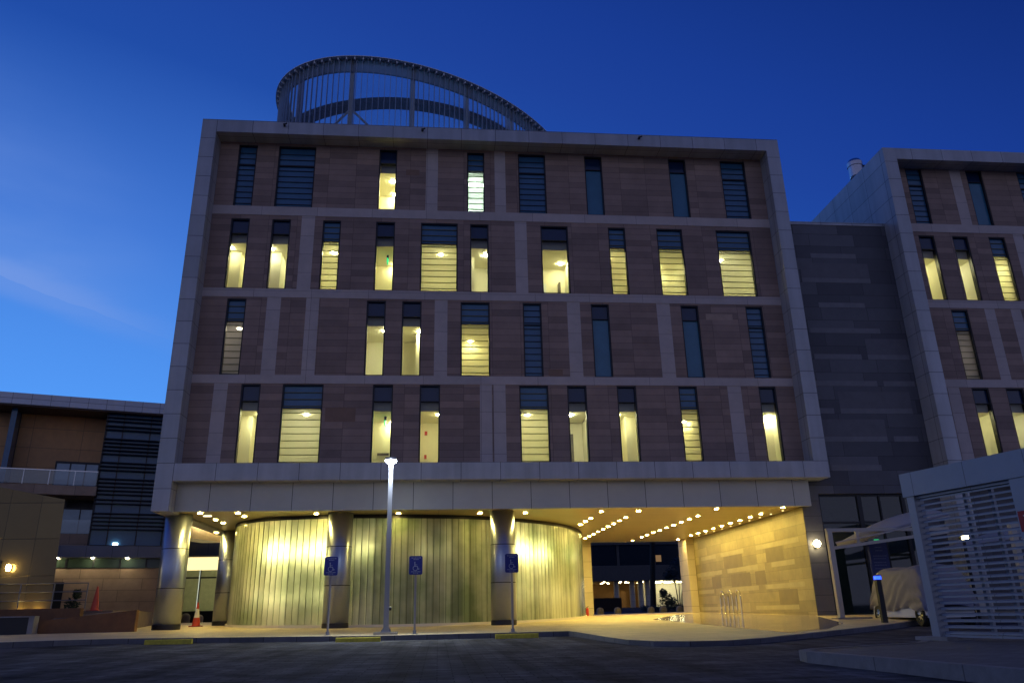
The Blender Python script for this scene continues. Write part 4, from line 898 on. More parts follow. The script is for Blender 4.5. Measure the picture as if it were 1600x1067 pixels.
def rear_right():
    root = empty('colonnade_building', (27, 105, 1.0), 'dark distant building over a lit colonnade seen through the open passage', 'building')
    b = MB(); b.box(8, 60, 100, 101, 4.2, 6.08); b.box(8, 60, 99.9, 101, 8.62, 9.0); b.build('floor_band', M['concrete_dk'], root)
    b = MB(); b.box(8, 60, 100.5, 101, 9.0, 15); b.build('upper_wall', M['black_stone'], root)
    w = MB(); w.box(8, 60, 100.4, 100.5, 6.08, 8.62); w = w.build('window', M['pane_blk'], root)
    q = MB()
    for x in (14, 18.5, 22.8, 27.5, 32, 36): q.box(x, x+.3, 100.2, 100.39, 6.08, 8.62)
    q.build('mullions', M['concrete_dk'], w)
    q = MB(); q.box(8, 60, 101, 112, 4.2, 4.5); q.build('soffit', M['soffit'], root)
    q = MB(); q.box(8, 33, 111.5, 112, .5, 4.4); q.build('back_wall', M['orange_wall'], root)
    q = MB(); q.box(27.0, 40, 107, 107.4, .5, 4.3); q.build('lit_wall', M['white_wall'], root)
    q = MB(); q.face([(17, 106, 2.2), (25, 106, 3.1), (25, 106.3, 3.1), (17, 106.3, 2.2)]); q.box(14, 25, 106, 106.3, .8, 2.2); q.face([(17, 106, 2.2), (25, 106, 2.2), (25, 106, 3.1)]); q.build('ramp_wall', M['orange_wall'], root)
    for x in (22.7, 24.75, 25.85, 26.75):
        q = MB(); q.cyl(x, 101.3, .8, 4.2, .34, 20); q.build('column', M['pier_stone'], root)
    rnd = random.Random(5); first = None
    for i in range(24):
        x = 18.6+i*0.46; y = 102+rnd.random()*7; z = 4.18
        q = MB(); q.cyl(0, 0, -.05, 0, .13, 10); o = q.build('downlight', M['lamp_far'], None, base=(0, 0, 0)) if first is None else first.copy()
        if first is None: first = o; o.parent = root
        else: C.objects.link(o)
        o.location = Vector((x, y, z))-root.location
    for x in (28.5, 30.2, 31.9):
        q = MB(); q.box(x, x+1.2, 105.2, 105.5, 4.05, 4.15); q.build('light_panel', M['lamp_far2'], root)
    q = MB(); q.box(27.9, 28.6, 100.3, 100.39, 6.5, 7.3); q.build('lit_window', M['lit_win'], root)
M['concrete_dk'] = mat('dark_concrete', (0.10, 0.095, 0.085), 0.8, var=0.15)
M['pane_blk'] = mat('black_glass', (0.006, 0.007, 0.009), 0.25, 0, var=0.1)
M['orange_wall'] = mat('orange_brown_wall', (0.36, 0.20, 0.07), 0.7, var=0.1)
M['white_wall'] = mat('white_wall', (0.75, 0.72, 0.6), 0.7, var=0.05)
M['lamp_far'] = emit('colonnade_lamp', (1.0, 0.80, 0.4), 28)
M['lamp_far2'] = emit('colonnade_panel_lamp', (1.0, 0.92, 0.55), 26)
M['lit_win'] = emit('lit_window_glow', (0.6, 0.35, 0.15), 0.35)
rear_right()

def stone_bollards():
    b = MB(); b.lathe([(0.24, -0.1), (0.25, 0.05), (0.25, 0.36), (0.22, 0.47), (0.13, 0.55), (0.0, 0.58)], 0, 0, 20)
    o = b.build('stone_bollard', M['bollard'], None, base=(0, 0, 0)); first = True
    L_ = [(10.9, 'round topped stone bollard, dark, nearest the left pier of the passage'), (12.1, 'pale round topped stone bollard below the first far column'), (14.4, 'pale round topped stone bollard in front of the palm trunk'), (15.25, 'dim round topped stone bollard beside the bush at the passage end'), (16.4, 'round topped stone bollard half hidden by the right pier')]
    sp = [(x, 54, l, 1.0) for x, l in L_]+[(-16.2, 54.3, 'left of two dome topped bollards in front of the glowing shopfront', 1.15), (-15.1, 53.4, 'right of two dome topped bollards, beside the striped cone', 1.05)]
    for x, y, l, s in sp:
        k = o if first else o.copy()
        if not first: C.objects.link(k)
        first = False; k.location = (x, y, zr(x, y)); k.scale = (s, s, s); tag(k, l, 'bollard', 'round topped stone bollards beyond the building')
M['bollard'] = mat('bollard_stone', (0.34, 0.28, 0.2), 0.8, var=0.15, bump=0.2)
stone_bollards()

def leaf_cloud(b, blobs, n, size, rnd, m=0, flat=0.6):
    for _ in range(n):
        c, r = rnd.choice(blobs)
        v = Vector((rnd.gauss(0, 1), rnd.gauss(0, 1), rnd.gauss(0, 1))).normalized()*(rnd.random()**0.45)
        p = Vector(c)+Vector((v.x*r[0], v.y*r[1], v.z*r[2]))
        a = Vector((rnd.gauss(0, 1), rnd.gauss(0, 1), rnd.gauss(0, flat))).normalized(); t = a.orthogonal().normalized(); s = size*rnd.uniform(.6, 1.3)
        q = t.cross(a)
        b.face([p-a*s, p+t*s*.45, p+a*s, p-t*s*.45], m)
def rear_plants():
    rnd = random.Random(11); zg = zr(20, 70)
    t = empty('broad_tree', (21.3, 70, zg), 'dark leafy tree with thin trunks in front of the bright far wall', 'tree')
    b = MB()
    for dx in (-.15, .05, .25): b.tube([(21.3+dx*.6, 70, zg-.1), (21.3+dx, 70, zg+1.2), (21.3+dx*2.2, 70+dx, zg+2.6)], [.06, .045, .03], 6)
    b.build('trunk', M['tree_bark'], t)
    b = MB(); leaf_cloud(b, [((21.3, 70, 3.9), (1.1, 1.0, 1.0)), ((20.7, 70.2, 3.5), (.7, .7, .6)), ((22.1, 69.8, 3.6), (.9, .8, .8)), ((21.6, 70, 4.6), (.8, .8, .6))], 1500, .11, rnd); b.build('crown', M['leaf_dark'], t)
    t = empty('leafy_bush', (20.0, 69, zg), 'round dark bush at the foot of the palm beyond the passage', 'bush')
    b = MB(); b.tube([(19.9, 69, zg-.1), (19.9, 69, zg+.7)], .05, 6); b.build('stem', M['tree_bark'], t)
    b = MB(); leaf_cloud(b, [((19.8, 69, zg+1.0), (.6, .6, .7)), ((20.3, 69, zg+.7), (.6, .6, .5)), ((19.6, 69, zg+1.5), (.35, .35, .4))], 1100, .10, rnd); b.build('crown', M['leaf_dark'], t)
    t = empty('palm_tree', (19.0, 69.5, zg), 'tall palm with a thick dark trunk seen through the passage', 'tree')
    b = MB(); b.tube([(18.75, 69.5, zg-.1), (18.9, 69.5, 3.5), (19.15, 69.5, 6.5), (19.3, 69.5, 8.6)], [.28, .25, .24, .2], 12); b.build('trunk', M['tree_bark'], t)
    b = MB()
    for k in range(22):
        a = 2*PI*k/22+rnd.random()*.2; el = rnd.uniform(-.2, .9); pth = []
        for i in range(7):
            s = i/6*2.6; pth.append(Vector((19.3+math.cos(a)*s, 69.5+math.sin(a)*s, 8.6+el*s-0.22*s*s)))
        for i in range(6):
            p, q = pth[i], pth[i+1]; dr = (q-p).normalized(); sd = dr.cross(Vector((0, 0, 1))).normalized()*(.36*(1-i/7)); dn = Vector((0, 0, -.18))
            for f in (0, .33, .66):
                o_ = p.lerp(q, f); b.face([o_, o_+sd+dn+dr*.25, o_+dr*.12]); b.face([o_, o_+dr*.12, o_-sd+dn+dr*.25])
    b.build('crown', M['leaf_dark'], t)
    t = MB(); leaf_cloud(t, [((x, 68, zg+.25), (.5, .4, .3)) for x in [17.6+.6*i for i in range(9)]], 1500, .08, rnd)
    tag(t.build('low_hedge', M['leaf_dark']), 'low dark hedge along the planting bed beyond the passage', 'hedge')
    q = MB(); q.box(14.2, 17.0, 74, 74.3, zr(15, 74)-.2, zr(15, 74)+1.2); tag(q.build('garden_wall', M['wall_brown']), 'low dark brown garden wall left of the far columns', 'wall')
    d = empty('small_plant', (-13.9, 32.3, 1.12), 'small dark leafy plant beside the tall orange cone', 'plant')
    b = MB(); b.tube([(-13.9, 32.3, 1.1), (-13.85, 32.3, 1.5)], .025, 6); b.build('stem', M['tree_bark'], d)
    b = MB(); leaf_cloud(b, [((-13.9, 32.3, 1.35), (.3, .25, .25)), ((-13.75, 32.3, 1.75), (.15, .15, .2))], 260, .08, rnd); b.build('foliage', M['leaf_dark'], d)
M['wall_brown'] = mat('dark_brown_wall', (0.06, 0.04, 0.025), 0.8)
rear_plants()

# ------------------------------------------------------------------ street furniture
def street_lamp():
    x, y = -1.5, 24.2; z = zp(x, y)
    root = empty('street_lamp', (x, y, z), 'slim grey lamp post with a glaring white head on a concrete plinth at the kerb', 'street lamp')
    b = MB(); b.box(x-.34, x+.34, y-.3, y+.3, z-.1, z+.07); b.build('plinth', M['concrete'], root)
    b = MB(); b.box(x-.15, x+.15, y-.15, y+.15, z+.07, z+.09)
    for a, c in ((-1, -1), (1, -1), (1, 1), (-1, 1)):
        b.cyl(x+a*.11, y+c*.11, z+.09, z+.14, .02, 8); b.face([(x+a*.14, y+c*.012, z+.09), (x+a*.06, y+c*.012, z+.09), (x+a*.06, y+c*.012, z+.24)])
    b.build('base_plate', M['pole'], root)
    b = MB(); fn = lambda u, v, w: (x+u*(1-.12*(w-z)/5), y+v*(1-.12*(w-z)/5), w)
    b.obox(fn, -.075, .075, -.075, .075, z+.09, z+5.0); b.build('pole', M['pole'], root)
    b = MB(); b.tube([(x+.07, y-.02, z+.72), (x+.14, y-.02, z+.72)], .055, 12); b.build('lock_box', M['black'], root)
    b = MB(); b.box(x-.17, x+.17, y-.32, y+.1, z+5.08, z+5.16); b.box(x-.05, x+.05, y-.05, y+.05, z+5.0, z+5.08); h = b.build('lamp_head', M['pole'], root)
    b = MB(); b.lathe([(0, -.11), (.1, -.10), (.165, -.05), (.175, .0)], 0, 0, 18); b.v = [(v[0]+x, v[1]+y-.16, v[2]+z+5.08) for v in b.v]; b.build('diffuser', M['lamp_street'], h)
    d = bpy.data.lights.new('street_lamp_beam', 'SPOT'); d.energy = STREET_W; d.color = (0.82, 0.92, 1.0); d.spot_size = R(135); d.spot_blend = 1.0; d.shadow_soft_size = 0.12
    o = bpy.data.objects.new('street_lamp_beam', d); C.objects.link(o); o.parent = h; o.location = Vector((x, y-.2, z+4.95))-root.location; o.rotation_euler = (R(-38), 0, 0)
STREET_W = 1150
M['pole'] = mat('grey_pole_paint', (0.24, 0.25, 0.29), 0.4, 0.3, var=0.05)
M['lamp_street'] = emit('street_lamp_glow', (0.88, 0.96, 1.0), 170)
street_lamp()

def access_signs():
    root = empty('parking_sign', (0, 0, 0)); ph = 1.66
    b = MB(); b.tube([(0, 0, 0), (0, 0, ph+.45)], .032, 10); b.build('post', M['pole'], root)
    b = MB(); b.cyl(0, 0, -.02, .012, .11, 14); b.cyl(0, 0, .012, .10, .055, 12); b.build('base_plate', M['pole'], root)
    w, h, rr = .20, .27, .045; cz = ph+.27; pts = []
    for sx, sz, a0 in ((1, 1, 0), (-1, 1, 90), (-1, -1, 180), (1, -1, 270)):
        for k in range(5):
            a = R(a0+22.5*k); pts.append((sx*(w-rr)+rr*math.cos(a), cz+sz*(h-rr)+rr*math.sin(a)))
    b = MB(); y0, y1 = -.052, -.037
    b.face([(x, y0, z) for x, z in reversed(pts)]); b.face([(x, y1, z) for x, z in pts])
    for i in range(len(pts)):
        a, c = pts[i], pts[(i+1) % len(pts)]; b.face([(a[0], y0, a[1]), (a[0], y1, a[1]), (c[0], y1, c[1]), (c[0], y0, c[1])])
    for i, f in enumerate(b.f): pass
    pn = b.build('panel', M['sign_blue'], root)
    # wheelchair symbol in flat raised strokes
    s = MB(); yy = y0-.003; cx = -.012; z0 = cz-.04
    def stroke(path, r):
        for (x0, za), (x1, zb) in zip(path[:-1], path[1:]):
            d = Vector((x1-x0, zb-za)); n = Vector((-d.y, d.x)).normalized()*r; e = d.normalized()*r*.6
            s.face([(x0-e.x-n.x, yy, za-e.y-n.y), (x1+e.x-n.x, yy, zb+e.y-n.y), (x1+e.x+n.x, yy, zb+e.y+n.y), (x0-e.x+n.x, yy, za-e.y+n.y)])
    stroke([(cx+.068*math.cos(R(a)), z0-.045+.068*math.sin(R(a))) for a in range(115, 376, 18)], .0085)
    s.face([(cx-.018+.018*math.cos(R(-a)), yy-.0005, z0+.125+.018*math.sin(R(-a))) for a in range(0, 360, 30)][::-1])
    stroke([(cx-.018, z0+.10), (cx-.012, z0+.01)], .012); stroke([(cx-.015, z0+.055), (cx+.05, z0+.055)], .007); stroke([(cx-.012, z0+.01), (cx+.058, z0+.008), (cx+.09, z0-.075), (cx+.118, z0-.062)], .0095)
    s.build('symbol', M['sign_white'], pn)
    s = MB(); rnd = random.Random(2)
    for zc, ww in ((cz+.215, .13), (cz+.17, .07), (cz-.185, .14), (cz-.225, .075)):
        x = -ww
        while x < ww:
            l = rnd.uniform(.008, .022); hh = rnd.uniform(.006, .013)
            s.face([(x, yy, zc-hh), (x+l, yy, zc-hh), (x+l, yy, zc+hh), (x, yy, zc+hh)]); x += l+rnd.uniform(.004, .009)
    s.build('lettering', M['sign_white'], pn)
    L_ = [(-3.19, 24.3, 'blue wheelchair parking sign in front of the column left of the lamp post'), (-.67, 24.2, 'blue wheelchair parking sign just right of the lamp post, before the glass wall'), (2.19, 23.8, 'blue wheelchair parking sign in front of the column right of the lamp post')]
    for i, (x, y, l) in enumerate(L_):
        k = root if i == 0 else copy_tree(root)
        k.location = (x, y, zp(x, y)); tag(k, l, 'parking sign', 'wheelchair parking signs along the kerb')
    root.rotation_euler = (0, 0, R(2))
M['sign_blue'] = mat('sign_blue', (0.012, 0.022, 0.20), 0.5, var=0.04)
M['sign_white'] = mat('sign_white', (0.30, 0.32, 0.42), 0.5, var=0.05)
access_signs()

def wheel_stops():
    b = MB(); L2 = .6
    pr = [(-.09, 0), (.09, 0), (.075, .10), (.06, .125), (-.06, .125), (-.075, .10)]
    for i in range(len(pr)):
        a, c = pr[i], pr[(i+1) % len(pr)]; b.face([(-L2, a[0], a[1]), (-L2, c[0], c[1]), (L2, c[0], c[1]), (L2, a[0], a[1])][::-1])
    b.face([(-L2, p[0], p[1]) for p in reversed(pr)]); b.face([(L2, p[0], p[1]) for p in pr])
    o = b.build('wheel_stop', M['yellow'], None, base=(0, 0, 0))
    L_ = [(-7.15, 22.75, 'dark worn yellow wheel stop at the left end of the kerb'), (-2.15, 22.72, 'yellow painted wheel stop left of the lamp post base'), (2.2, 22.72, 'yellow painted wheel stop below the right parking sign')]
    for i, (x, y, l) in enumerate(L_):
        k = o if i == 0 else o.copy()
        if i: C.objects.link(k)
        k.location = (x, y, zr(x, y)-.005); k.rotation_euler = (0, 0, R((1.5, -1, .8)[i])); tag(k, l, 'wheel stop', 'yellow wheel stops along the kerb')
wheel_stops()

def cones():
    def cone(name, loc, h, band, label):
        r = empty(name, loc, label, 'traffic cone')
        x, y, z = loc
        b = MB(); k = .19*h/.8; b.box(x-k, x+k, y-k, y+k, z, z+.035); b.build('base', M['cone_base'], r)
        b = MB(); f = lambda t: .135*h/.8*(1-t)+.025*t
        if band:
            cuts = [(0, .34, 0), (.34, .72, 1), (.72, 1, 0)]
        else: cuts = [(0, 1, 0)]
        for a, c, m in cuts: b.lathe([(f(a), z+.035+(h-.035)*a), (f(c), z+.035+(h-.035)*c)], x, y, 20, m)
        b.face([(x+.025*math.cos(2*PI*i/10), y+.025*math.sin(2*PI*i/10), z+h) for i in range(10)])
        b.build('cone_body', [M['cone'], M['cone_white']], r)
    cone('traffic_cone', (-12.95, 32.1, 1.11), .9, False, 'plain dark orange traffic cone on the ramp beside the small plant')
    cone('traffic_cone', (-10.42, 36.5, zp(-10.4, 36.5)), 1.0, True, 'orange traffic cone with a white band between the two left columns')
M['cone'] = mat('cone_orange', (0.62, 0.07, 0.03), 0.5, var=0.08); M['cone_white'] = mat('cone_white_band', (0.7, 0.68, 0.62), 0.5, var=0.05); M['cone_base'] = mat('cone_base', (0.35, 0.04, 0.02), 0.6)
cones()

def bike_rack():
    z = zp(14.1, 38); pth = []
    y0, y1 = 36.7, 39.9; n = 3; st = (y1-y0)/(2*n)
    b = MB(); r = st/2
    pth.append((14.1, y0, z)); y = y0
    for k in range(2*n):
        up_ = (k % 2 == 0)
        if k == 2*n-1: break
        cz = z+.80 if up_ else z+.18
        for a in range(0, 181, 30):
            s = math.sin(R(a))*r*(1 if up_ else -1); pth.append((14.1, y+r-r*math.cos(R(a)), cz+s))
        y += st
    pth.append((14.1, y, z))
    b.tube(pth, .04, 10)
    tag(b.build('bicycle_rack', M['steel_plain']), 'shiny steel wave shaped bicycle rack standing along the warm stone wall', 'bicycle rack')
bike_rack()
def extinguisher():
    x, y = 8.30, 44.7; z = zp(x, y)
    r = empty('fire_extinguisher', (x, y, z), 'small red fire extinguisher standing at the foot of the lit pier', 'fire extinguisher')
    b = MB(); b.lathe([(0, .01), (.075, .01), (.08, .04), (.08, .36), (.05, .42), (.022, .44)], 0, 0, 16); b.v = [(v[0]+x, v[1]+y, v[2]+z) for v in b.v]; b.build('cylinder', M['ext_red'], r)
    b = MB(); b.box(x-.02, x+.02, y-.02, y+.02, z+.43, z+.48); b.tube([(x, y, z+.48), (x+.09, y, z+.51)], .012, 6); b.tube([(x-.02, y, z+.46), (x-.1, y, z+.4), (x-.1, y, z+.15)], .012, 6); b.build('valve', M['black'], r)
M['ext_red'] = mat('extinguisher_red', (0.5, 0.03, 0.02), 0.35)
extinguisher()

# ------------------------------------------------------------------ louvred fence, right foreground
def louvre_fence():
    P0 = Vector((8.61, 13.47)); d = Vector((.2425, -.9701)); n = Vector((-.9701, -.2425))
    fn = lambda u, v, z: (P0.x+d.x*u+n.x*v, P0.y+d.y*u+n.y*v, z)
    root = empty('louvred_fence', (8.6, 13.4, 0.15), 'tall grey metal louvre fence with a deep top beam at the right edge', 'fence')
    b = MB(); b.obox(fn, -.22, .45, -.28, .28, .15, .21); b.build('footing', M['concrete'], root)
    for u in (0.0, 2.06, 4.12, 6.18):
        b = MB(); b.obox(fn, u, u+(.16 if u == 0 else .28), -.11, .11, .15, 2.575); b.build('post', M['fence_panel'], root)
    b = MB(); b.obox(fn, -.06, 6.6, -.13, .13, 2.58, 3.0); b.build('top_beam', M['fence_panel'], root)
    for k, (ua, ub) in enumerate(((.162, 2.058), (2.342, 4.118), (4.402, 6.178))):
        b = MB(); N_ = 24
        for i in range(N_):
            z = .27+i*(2.24/(N_-1)); 
            g = lambda u, v, w, z=z: fn(u, v, z+w-v*.35)
            b.obox(g, ua, ub, -.03, .03, -.014, .014)
        b.obox(fn, ua, ub, -.05, .05, .2, .235); b.obox(fn, ua, ub, -.05, .05, 2.53, 2.575)
        b.build('louvre_panel', M['fence_panel'], root)
        for uu in (.85, 1.35):
            q = MB(); q.obox(fn, ua+uu-.03, ua+uu+.03, -.17, -.11, .2, 2.57); q.build('mullion', M['fence_panel'], root)
    s = empty('warning_sign', fn(2.3, .12, 1.76), 'small red warning sign with white lettering on the louvre fence post', 'sign')
    b = MB(); b.obox(fn, 2.09, 2.52, .113, .125, 1.76, 2.07); b.build('panel', M['sign_red'], s)
    b = MB(); rnd = random.Random(4)
    for z, h in ((2.0, .028), (1.93, .022), (1.85, .016), (1.80, .014)):
        u = 2.16+rnd.uniform(0, .06)
        while u < 2.46:
            l = rnd.uniform(.012, .035); b.obox(fn, u, u+l, .1253, .127, z-h/2, z+h/2*rnd.uniform(.4, 1)); u += l+rnd.uniform(.008, .014)
    b.build('lettering', M['sign_white2'], s)
M['fence_panel'] = clad('fence_paint', (0.30, 0.32, 0.35), (0.33, 0.35, 0.38), (0.12, 0.12, 0.14), 1.1, 8, 0.012, 0.45, 0.2, off=(0.9, 3), noise=0.06)
M['sign_red'] = mat('sign_red', (0.35, 0.015, 0.015), 0.5, var=0.05); M['sign_white2'] = mat('sign_lettering', (0.6, 0.55, 0.5), 0.5)
louvre_fence()

# ------------------------------------------------------------------ carport canopies, covered car, bollard light, totem
def canopies():
    def canopy(ox, oy, zb, label, width=4.6, depth=5.0, lit=False):
        r = empty('carport_canopy', (ox, oy, zb), label, 'canopy', 'tensile carport canopies')
        b = MB(); b.box(ox-.09, ox+.09, oy-.09, oy+.09, zb-.05, zb+3.08); b.build('post', M['canopy_frame'], r)
        b = MB(); b.box(ox-.25, ox+1.0, oy-.25, oy+.25, zb-.1, zb+.04); b.build('footing', M['concrete'], r)
        b = MB(); b.box(ox-.1, ox+width, oy-.07, oy+.07, zb+2.96, zb+3.08)
        q = [(ox+.09, zb+2.34), (ox+width, zb+2.86)]
        b.face([(q[0][0], oy-.06, q[0][1]), (q[1][0], oy-.06, q[1][1]), (q[1][0], oy-.06, q[1][1]+.11), (q[0][0], oy-.06, q[0][1]+.11)]); b.face([(q[1][0], oy+.06, q[1][1]), (q[0][0], oy+.06, q[0][1]), (q[0][0], oy+.06, q[0][1]+.11), (q[1][0], oy+.06, q[1][1]+.11)])
        b.face([(q[0][0], oy-.06, q[0][1]+.11), (q[1][0], oy-.06, q[1][1]+.11), (q[1][0], oy+.06, q[1][1]+.11), (q[0][0], oy+.06, q[0][1]+.11)]); b.face([(q[0][0], oy+.06, q[0][1]), (q[1][0], oy+.06, q[1][1]), (q[1][0], oy-.06, q[1][1]), (q[0][0], oy-.06, q[0][1])])
        b.box(ox+1.0, ox+1.1, oy-.05, oy+.05, zb+2.56, zb+2.96); b.build('truss_arm', M['canopy_frame'], r)
        N_ = 16; g = MB()
        def surf(i, j, o):
            s, t = i/N_, j/N_
            sag = 1-(2*t-1)**2
            return (ox+.15+(.55*depth*t if depth < 4 else 0)+(width-(.55*depth*t if depth < 4 else 0))*s, oy-.1+depth*t, zb+2.6+(1.25*(1-(1-s)**1.7))*(.72+.28*sag)-.22*math.sin(PI*s)*(1-sag)+o)
        for i in range(N_):
            for j in range(N_):
                g.face([surf(i, j, 0), surf(i+1, j, 0), surf(i+1, j+1, 0), surf(i, j+1, 0)], 0, smooth=True)
        for i in range(N_):
            g.face([surf(i, 0, 0), surf(i+1, 0, 0), surf(i+1, 0, -.05), surf(i, 0, -.05)]); g.face([surf(i+1, N_, 0), surf(i, N_, 0), surf(i, N_, -.05), surf(i+1, N_, -.05)])
        g.build('fabric_roof', M['canopy'], r, weld=True)
        return r
    canopy(14.1, 27.4, zp(14.1, 27.9), 'white fabric carport canopy on a pale steel post in front of the glass doors', depth=2.9)
    canopy(18.6, 24.0, zr(18, 24), 'white fabric carport canopy behind the louvred fence', width=5.5)
    q = empty('flood_light', (16.7, 23.8, zr(16, 24)), 'bright floodlight on a slim pole shining through the louvres', 'floodlight')
    b = MB(); b.tube([(16.78, 23.9, .0), (16.78, 23.9, 2.75)], .05, 8); b.build('pole', M['black'], q)
    b = MB(); b.box(16.62, 16.92, 23.80, 23.9, 2.6, 2.82); b.build('housing', M['black'], q)
    b = MB(); b.box(16.66, 16.88, 23.785, 23.797, 2.63, 2.79); b.build('lens', M['flood'], q)
M['canopy_frame'] = mat('canopy_frame_paint', (0.5, 0.46, 0.38), 0.5, var=0.06)
M['flood'] = emit('flood_lens', (1.0, 0.85, 0.5), 30)
def canopy_mat():
    m = bpy.data.materials.new('canopy_fabric'); m.use_nodes = True; nt = m.node_tree; nt.nodes.clear(); N = nt.nodes.new; L = nt.links.new
    out = N('ShaderNodeOutputMaterial'); df = N('ShaderNodeBsdfDiffuse'); df.inputs[0].default_value = (.62, .60, .55, 1); tl = N('ShaderNodeBsdfTranslucent'); tl.inputs[0].default_value = (.5, .46, .38, 1)
    mx = N('ShaderNodeMixShader'); mx.inputs[0].default_value = .25; L(df.outputs[0], mx.inputs[1]); L(tl.outputs[0], mx.inputs[2]); L(mx.outputs[0], out.inputs[0]); return m
M['canopy'] = canopy_mat()
canopies()

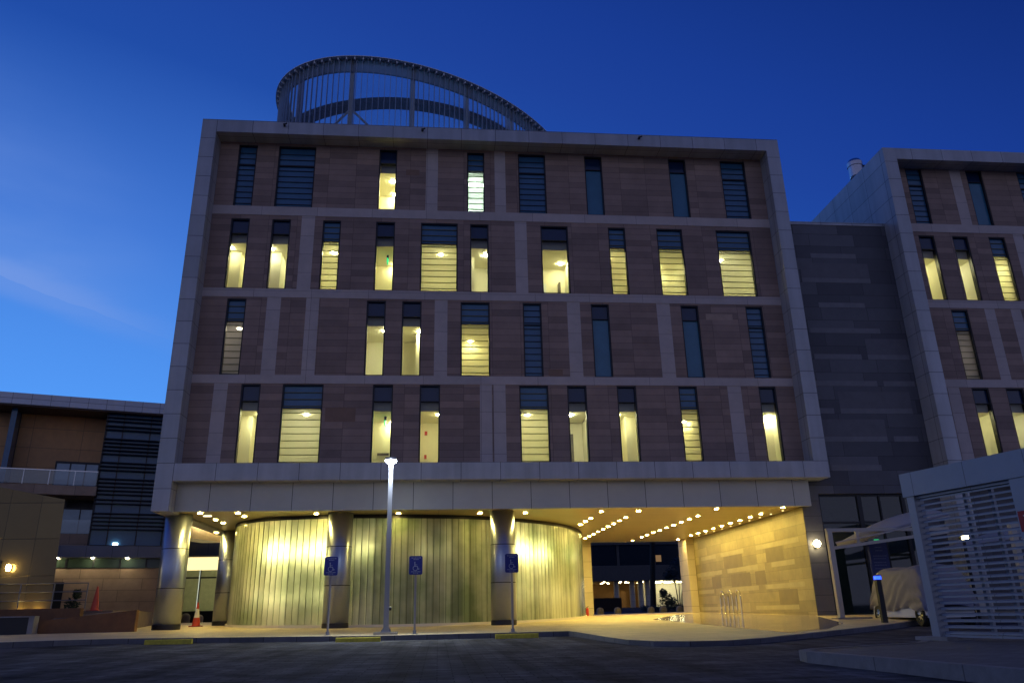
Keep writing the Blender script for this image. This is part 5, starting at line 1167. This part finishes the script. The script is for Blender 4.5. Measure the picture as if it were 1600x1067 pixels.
def covered_car():
    A = Vector((15.4, 27.2)); B = Vector((14.93, 24.0)); d = (B-A).normalized(); n = Vector((-d.y, d.x))     # d: towards the viewer, n: towards +x
    if n.x < 0: n = -n
    O = A.lerp(B, .5); zg = 0.07
    fn = lambda u, v, z: (O.x+d.x*u+n.x*v, O.y+d.y*u+n.y*v, z+zg)
    root = empty('covered_car', fn(0, .85, 0), 'parked car under a wrinkled grey dust cover with its white sill and wheels showing', 'car')
    W = 1.5; LH = 2.12
    b = MB()
    b.obox(fn, -LH+.15, LH-.15, .04, W-.04, .26, .62)
    b.build('body', M['car_white'], root)
    for k, u in enumerate((-1.62, 1.62)):
        b = MB(); pts = [(u+.43*math.cos(R(a)), .33+.43*math.sin(R(a))) for a in range(0, 181, 15)]; inn = [(u+.37*math.cos(R(a)), .33+.37*math.sin(R(a))) for a in range(0, 181, 15)]
        for i in range(len(pts)-1): b.face([fn(pts[i][0], -.02, pts[i][1]), fn(pts[i+1][0], -.02, pts[i+1][1]), fn(inn[i+1][0], -.02, inn[i+1][1]), fn(inn[i][0], -.02, inn[i][1])]); b.face([fn(pts[i][0], -.02, pts[i][1]), fn(pts[i][0], .1, pts[i][1]), fn(pts[i+1][0], .1, pts[i+1][1]), fn(pts[i+1][0], -.02, pts[i+1][1])])
        b.build('wheel_arch', M['car_white'], root)
        b = MB(); b.face([fn(u+.37*math.cos(R(a)), .02, .33+.37*math.sin(R(a))) for a in range(0, 360, 15)]); b.build('wheel_well', M['black'], root)
        for v0, v1 in ((-.03, .17), (W-.17, W+.03)):
            t = MB(); prof = [(.19, 0), (.29, -.02), (.325, .03), (.325, .17), (.29, .2), (.19, .2)]
            for i in range(28):
                a0, a1 = 2*PI*i/28, 2*PI*(i+1)/28
                for (ra, wa), (rb, wb) in zip(prof[:-1], prof[1:]):
                    t.face([fn(u+ra*math.cos(a0), v0+wa, .33+ra*math.sin(a0)), fn(u+ra*math.cos(a1), v0+wa, .33+ra*math.sin(a1)), fn(u+rb*math.cos(a1), v0+wb, .33+rb*math.sin(a1)), fn(u+rb*math.cos(a0), v0+wb, .33+rb*math.sin(a0))], smooth=True)
            w = t.build('wheel', M['tyre'], root)
            t = MB(); vv = v0+.012 if v0 < .5 else v1-.012; sg = -1 if v0 < .5 else 1
            for i in range(7):
                a = 2*PI*i/7
                t.face([fn(u+.04*math.cos(a-.6), vv+sg*.015, .33+.04*math.sin(a-.6)), fn(u+.19*math.cos(a-.13), vv, .33+.19*math.sin(a-.13)), fn(u+.19*math.cos(a+.13), vv, .33+.19*math.sin(a+.13)), fn(u+.04*math.cos(a+.6), vv+sg*.015, .33+.04*math.sin(a+.6))])
            for i in range(28):
                a0, a1 = 2*PI*i/28, 2*PI*(i+1)/28
                t.face([fn(u+.175*math.cos(a0), vv, .33+.175*math.sin(a0)), fn(u+.175*math.cos(a1), vv, .33+.175*math.sin(a1)), fn(u+.20*math.cos(a1), vv, .33+.20*math.sin(a1)), fn(u+.20*math.cos(a0), vv, .33+.20*math.sin(a0))])
            t.build('rim', M['steel_plain'], w)
    # dust cover: profile along the car x cross-section, with slanting folds on the sides
    NU, NV = 60, 44; g = MB(); rnd = random.Random(9)
    def top(u):
        s = (u+LH)/(2*LH)
        e = min(s, 1-s); return .62+1.24*(1-(1-cl(e/.20))**2.4)**.5 if e < .20 else 1.86+.03*math.sin(s*9)
    def P(i, j):
        u = -LH+2*LH*i/NU; t = j/NV; zt = top(u); zb = .50+.06*math.sin(u*2.3)+.03*math.sin(u*7.1)
        # cross-section: up the near side, over the top, down the far side
        c = 2*t-1; wv = W/2
        sx = max(-1, min(1, c*1.9)); ss = math.copysign(abs(sx)**.8, sx) if abs(sx) < 1 else sx
        if abs(c) <= .40: v = wv+wv*.90*math.sin(c/.40*PI/2)*1.0; z = zt-(.16*(1-math.cos(c/.40*PI/2)))
        else:
            k = (abs(c)-.40)/.60; v = wv+math.copysign(wv*(.90+.13*math.sin(k*PI*.8)), c); z = (zt-.16)*(1-k)+zb*k
            fold = math.sin(7*(k*1.3+u*.42)+1.5*math.sin(u*1.6))+.45*math.sin(15*(k*.9+u*.30)+.7)
            v += math.copysign(.065*fold*(.3+k), c)
        return fn(u, v, z)
    for i in range(NU):
        for j in range(NV):
            g.face([P(i, j), P(i+1, j), P(i+1, j+1), P(i, j+1)], 0, smooth=True)
    for e in (0, NU):
        for j in range(NV//2): g.face([P(e, j), P(e, j+1), P(e, NV-j-1), P(e, NV-j)], 0, smooth=True)
    g.build('dust_cover', M['cover'], root, weld=True)
M['car_white'] = mat('white_car_paint', (0.6, 0.62, 0.66), 0.25, 0, var=0.03); M['tyre'] = mat('tyre_rubber', (0.02, 0.02, 0.02), 0.85, var=0.1)
M['cover'] = mat('dust_cover_cloth', (0.24, 0.23, 0.235), 0.8, 0, var=0.12, vscale=3, bump=0.25, bscale=18)
covered_car()

def light_bollard_and_totem():
    x, y = 13.66, 23.9; z = 0.12
    r = empty('light_bollard', (x, y, z), 'slim black bollard with a glowing blue light on top beside the covered car', 'bollard light')
    b = MB(); b.box(x-.08, x+.08, y-.06, y+.06, z-.05, z+1.36); b.build('post', M['black'], r)
    b = MB(); b.box(x-.085, x+.085, y-.065, y+.065, z+1.36, z+1.46); b.build('lamp', M['blue_lamp'], r)
    b = MB(); b.box(x-.09, x+.09, y-.07, y+.07, z+1.46, z+1.49); b.build('cap', M['black'], r)
    x0, x1, y = 16.73, 17.47, 29.5; z = zp(17, 29.5)
    r = empty('information_totem', (17.1, y, z), 'tall dark blue notice board standing before the glass doors behind the car', 'notice board')
    b = MB(); b.box(x0, x1, y, y+.12, z, 3.05); b.build('board', M['totem_blue'], r)
    b = MB(); rnd = random.Random(8)
    for k, zz in enumerate((2.85, 2.72, 2.52, 2.42, 2.28, 2.18, 2.05)):
        xx = x0+.12+(.12 if k < 2 else 0)
        while xx < x1-.14-(.1 if k < 2 else 0):
            l = rnd.uniform(.02, .06); b.box(xx, xx+l, y-.006, y-.001, zz-.014, zz+.014); xx += l+.02
    b.build('lettering', M['totem_text'], r)
M['blue_lamp'] = emit('blue_lamp', (0.012, 0.045, 1.0), 6)
M['totem_blue'] = mat('totem_blue', (0.012, 0.025, 0.16), 0.4, var=0.05); M['totem_text'] = mat('totem_text', (0.12, 0.16, 0.3), 0.5)
light_bollard_and_totem()
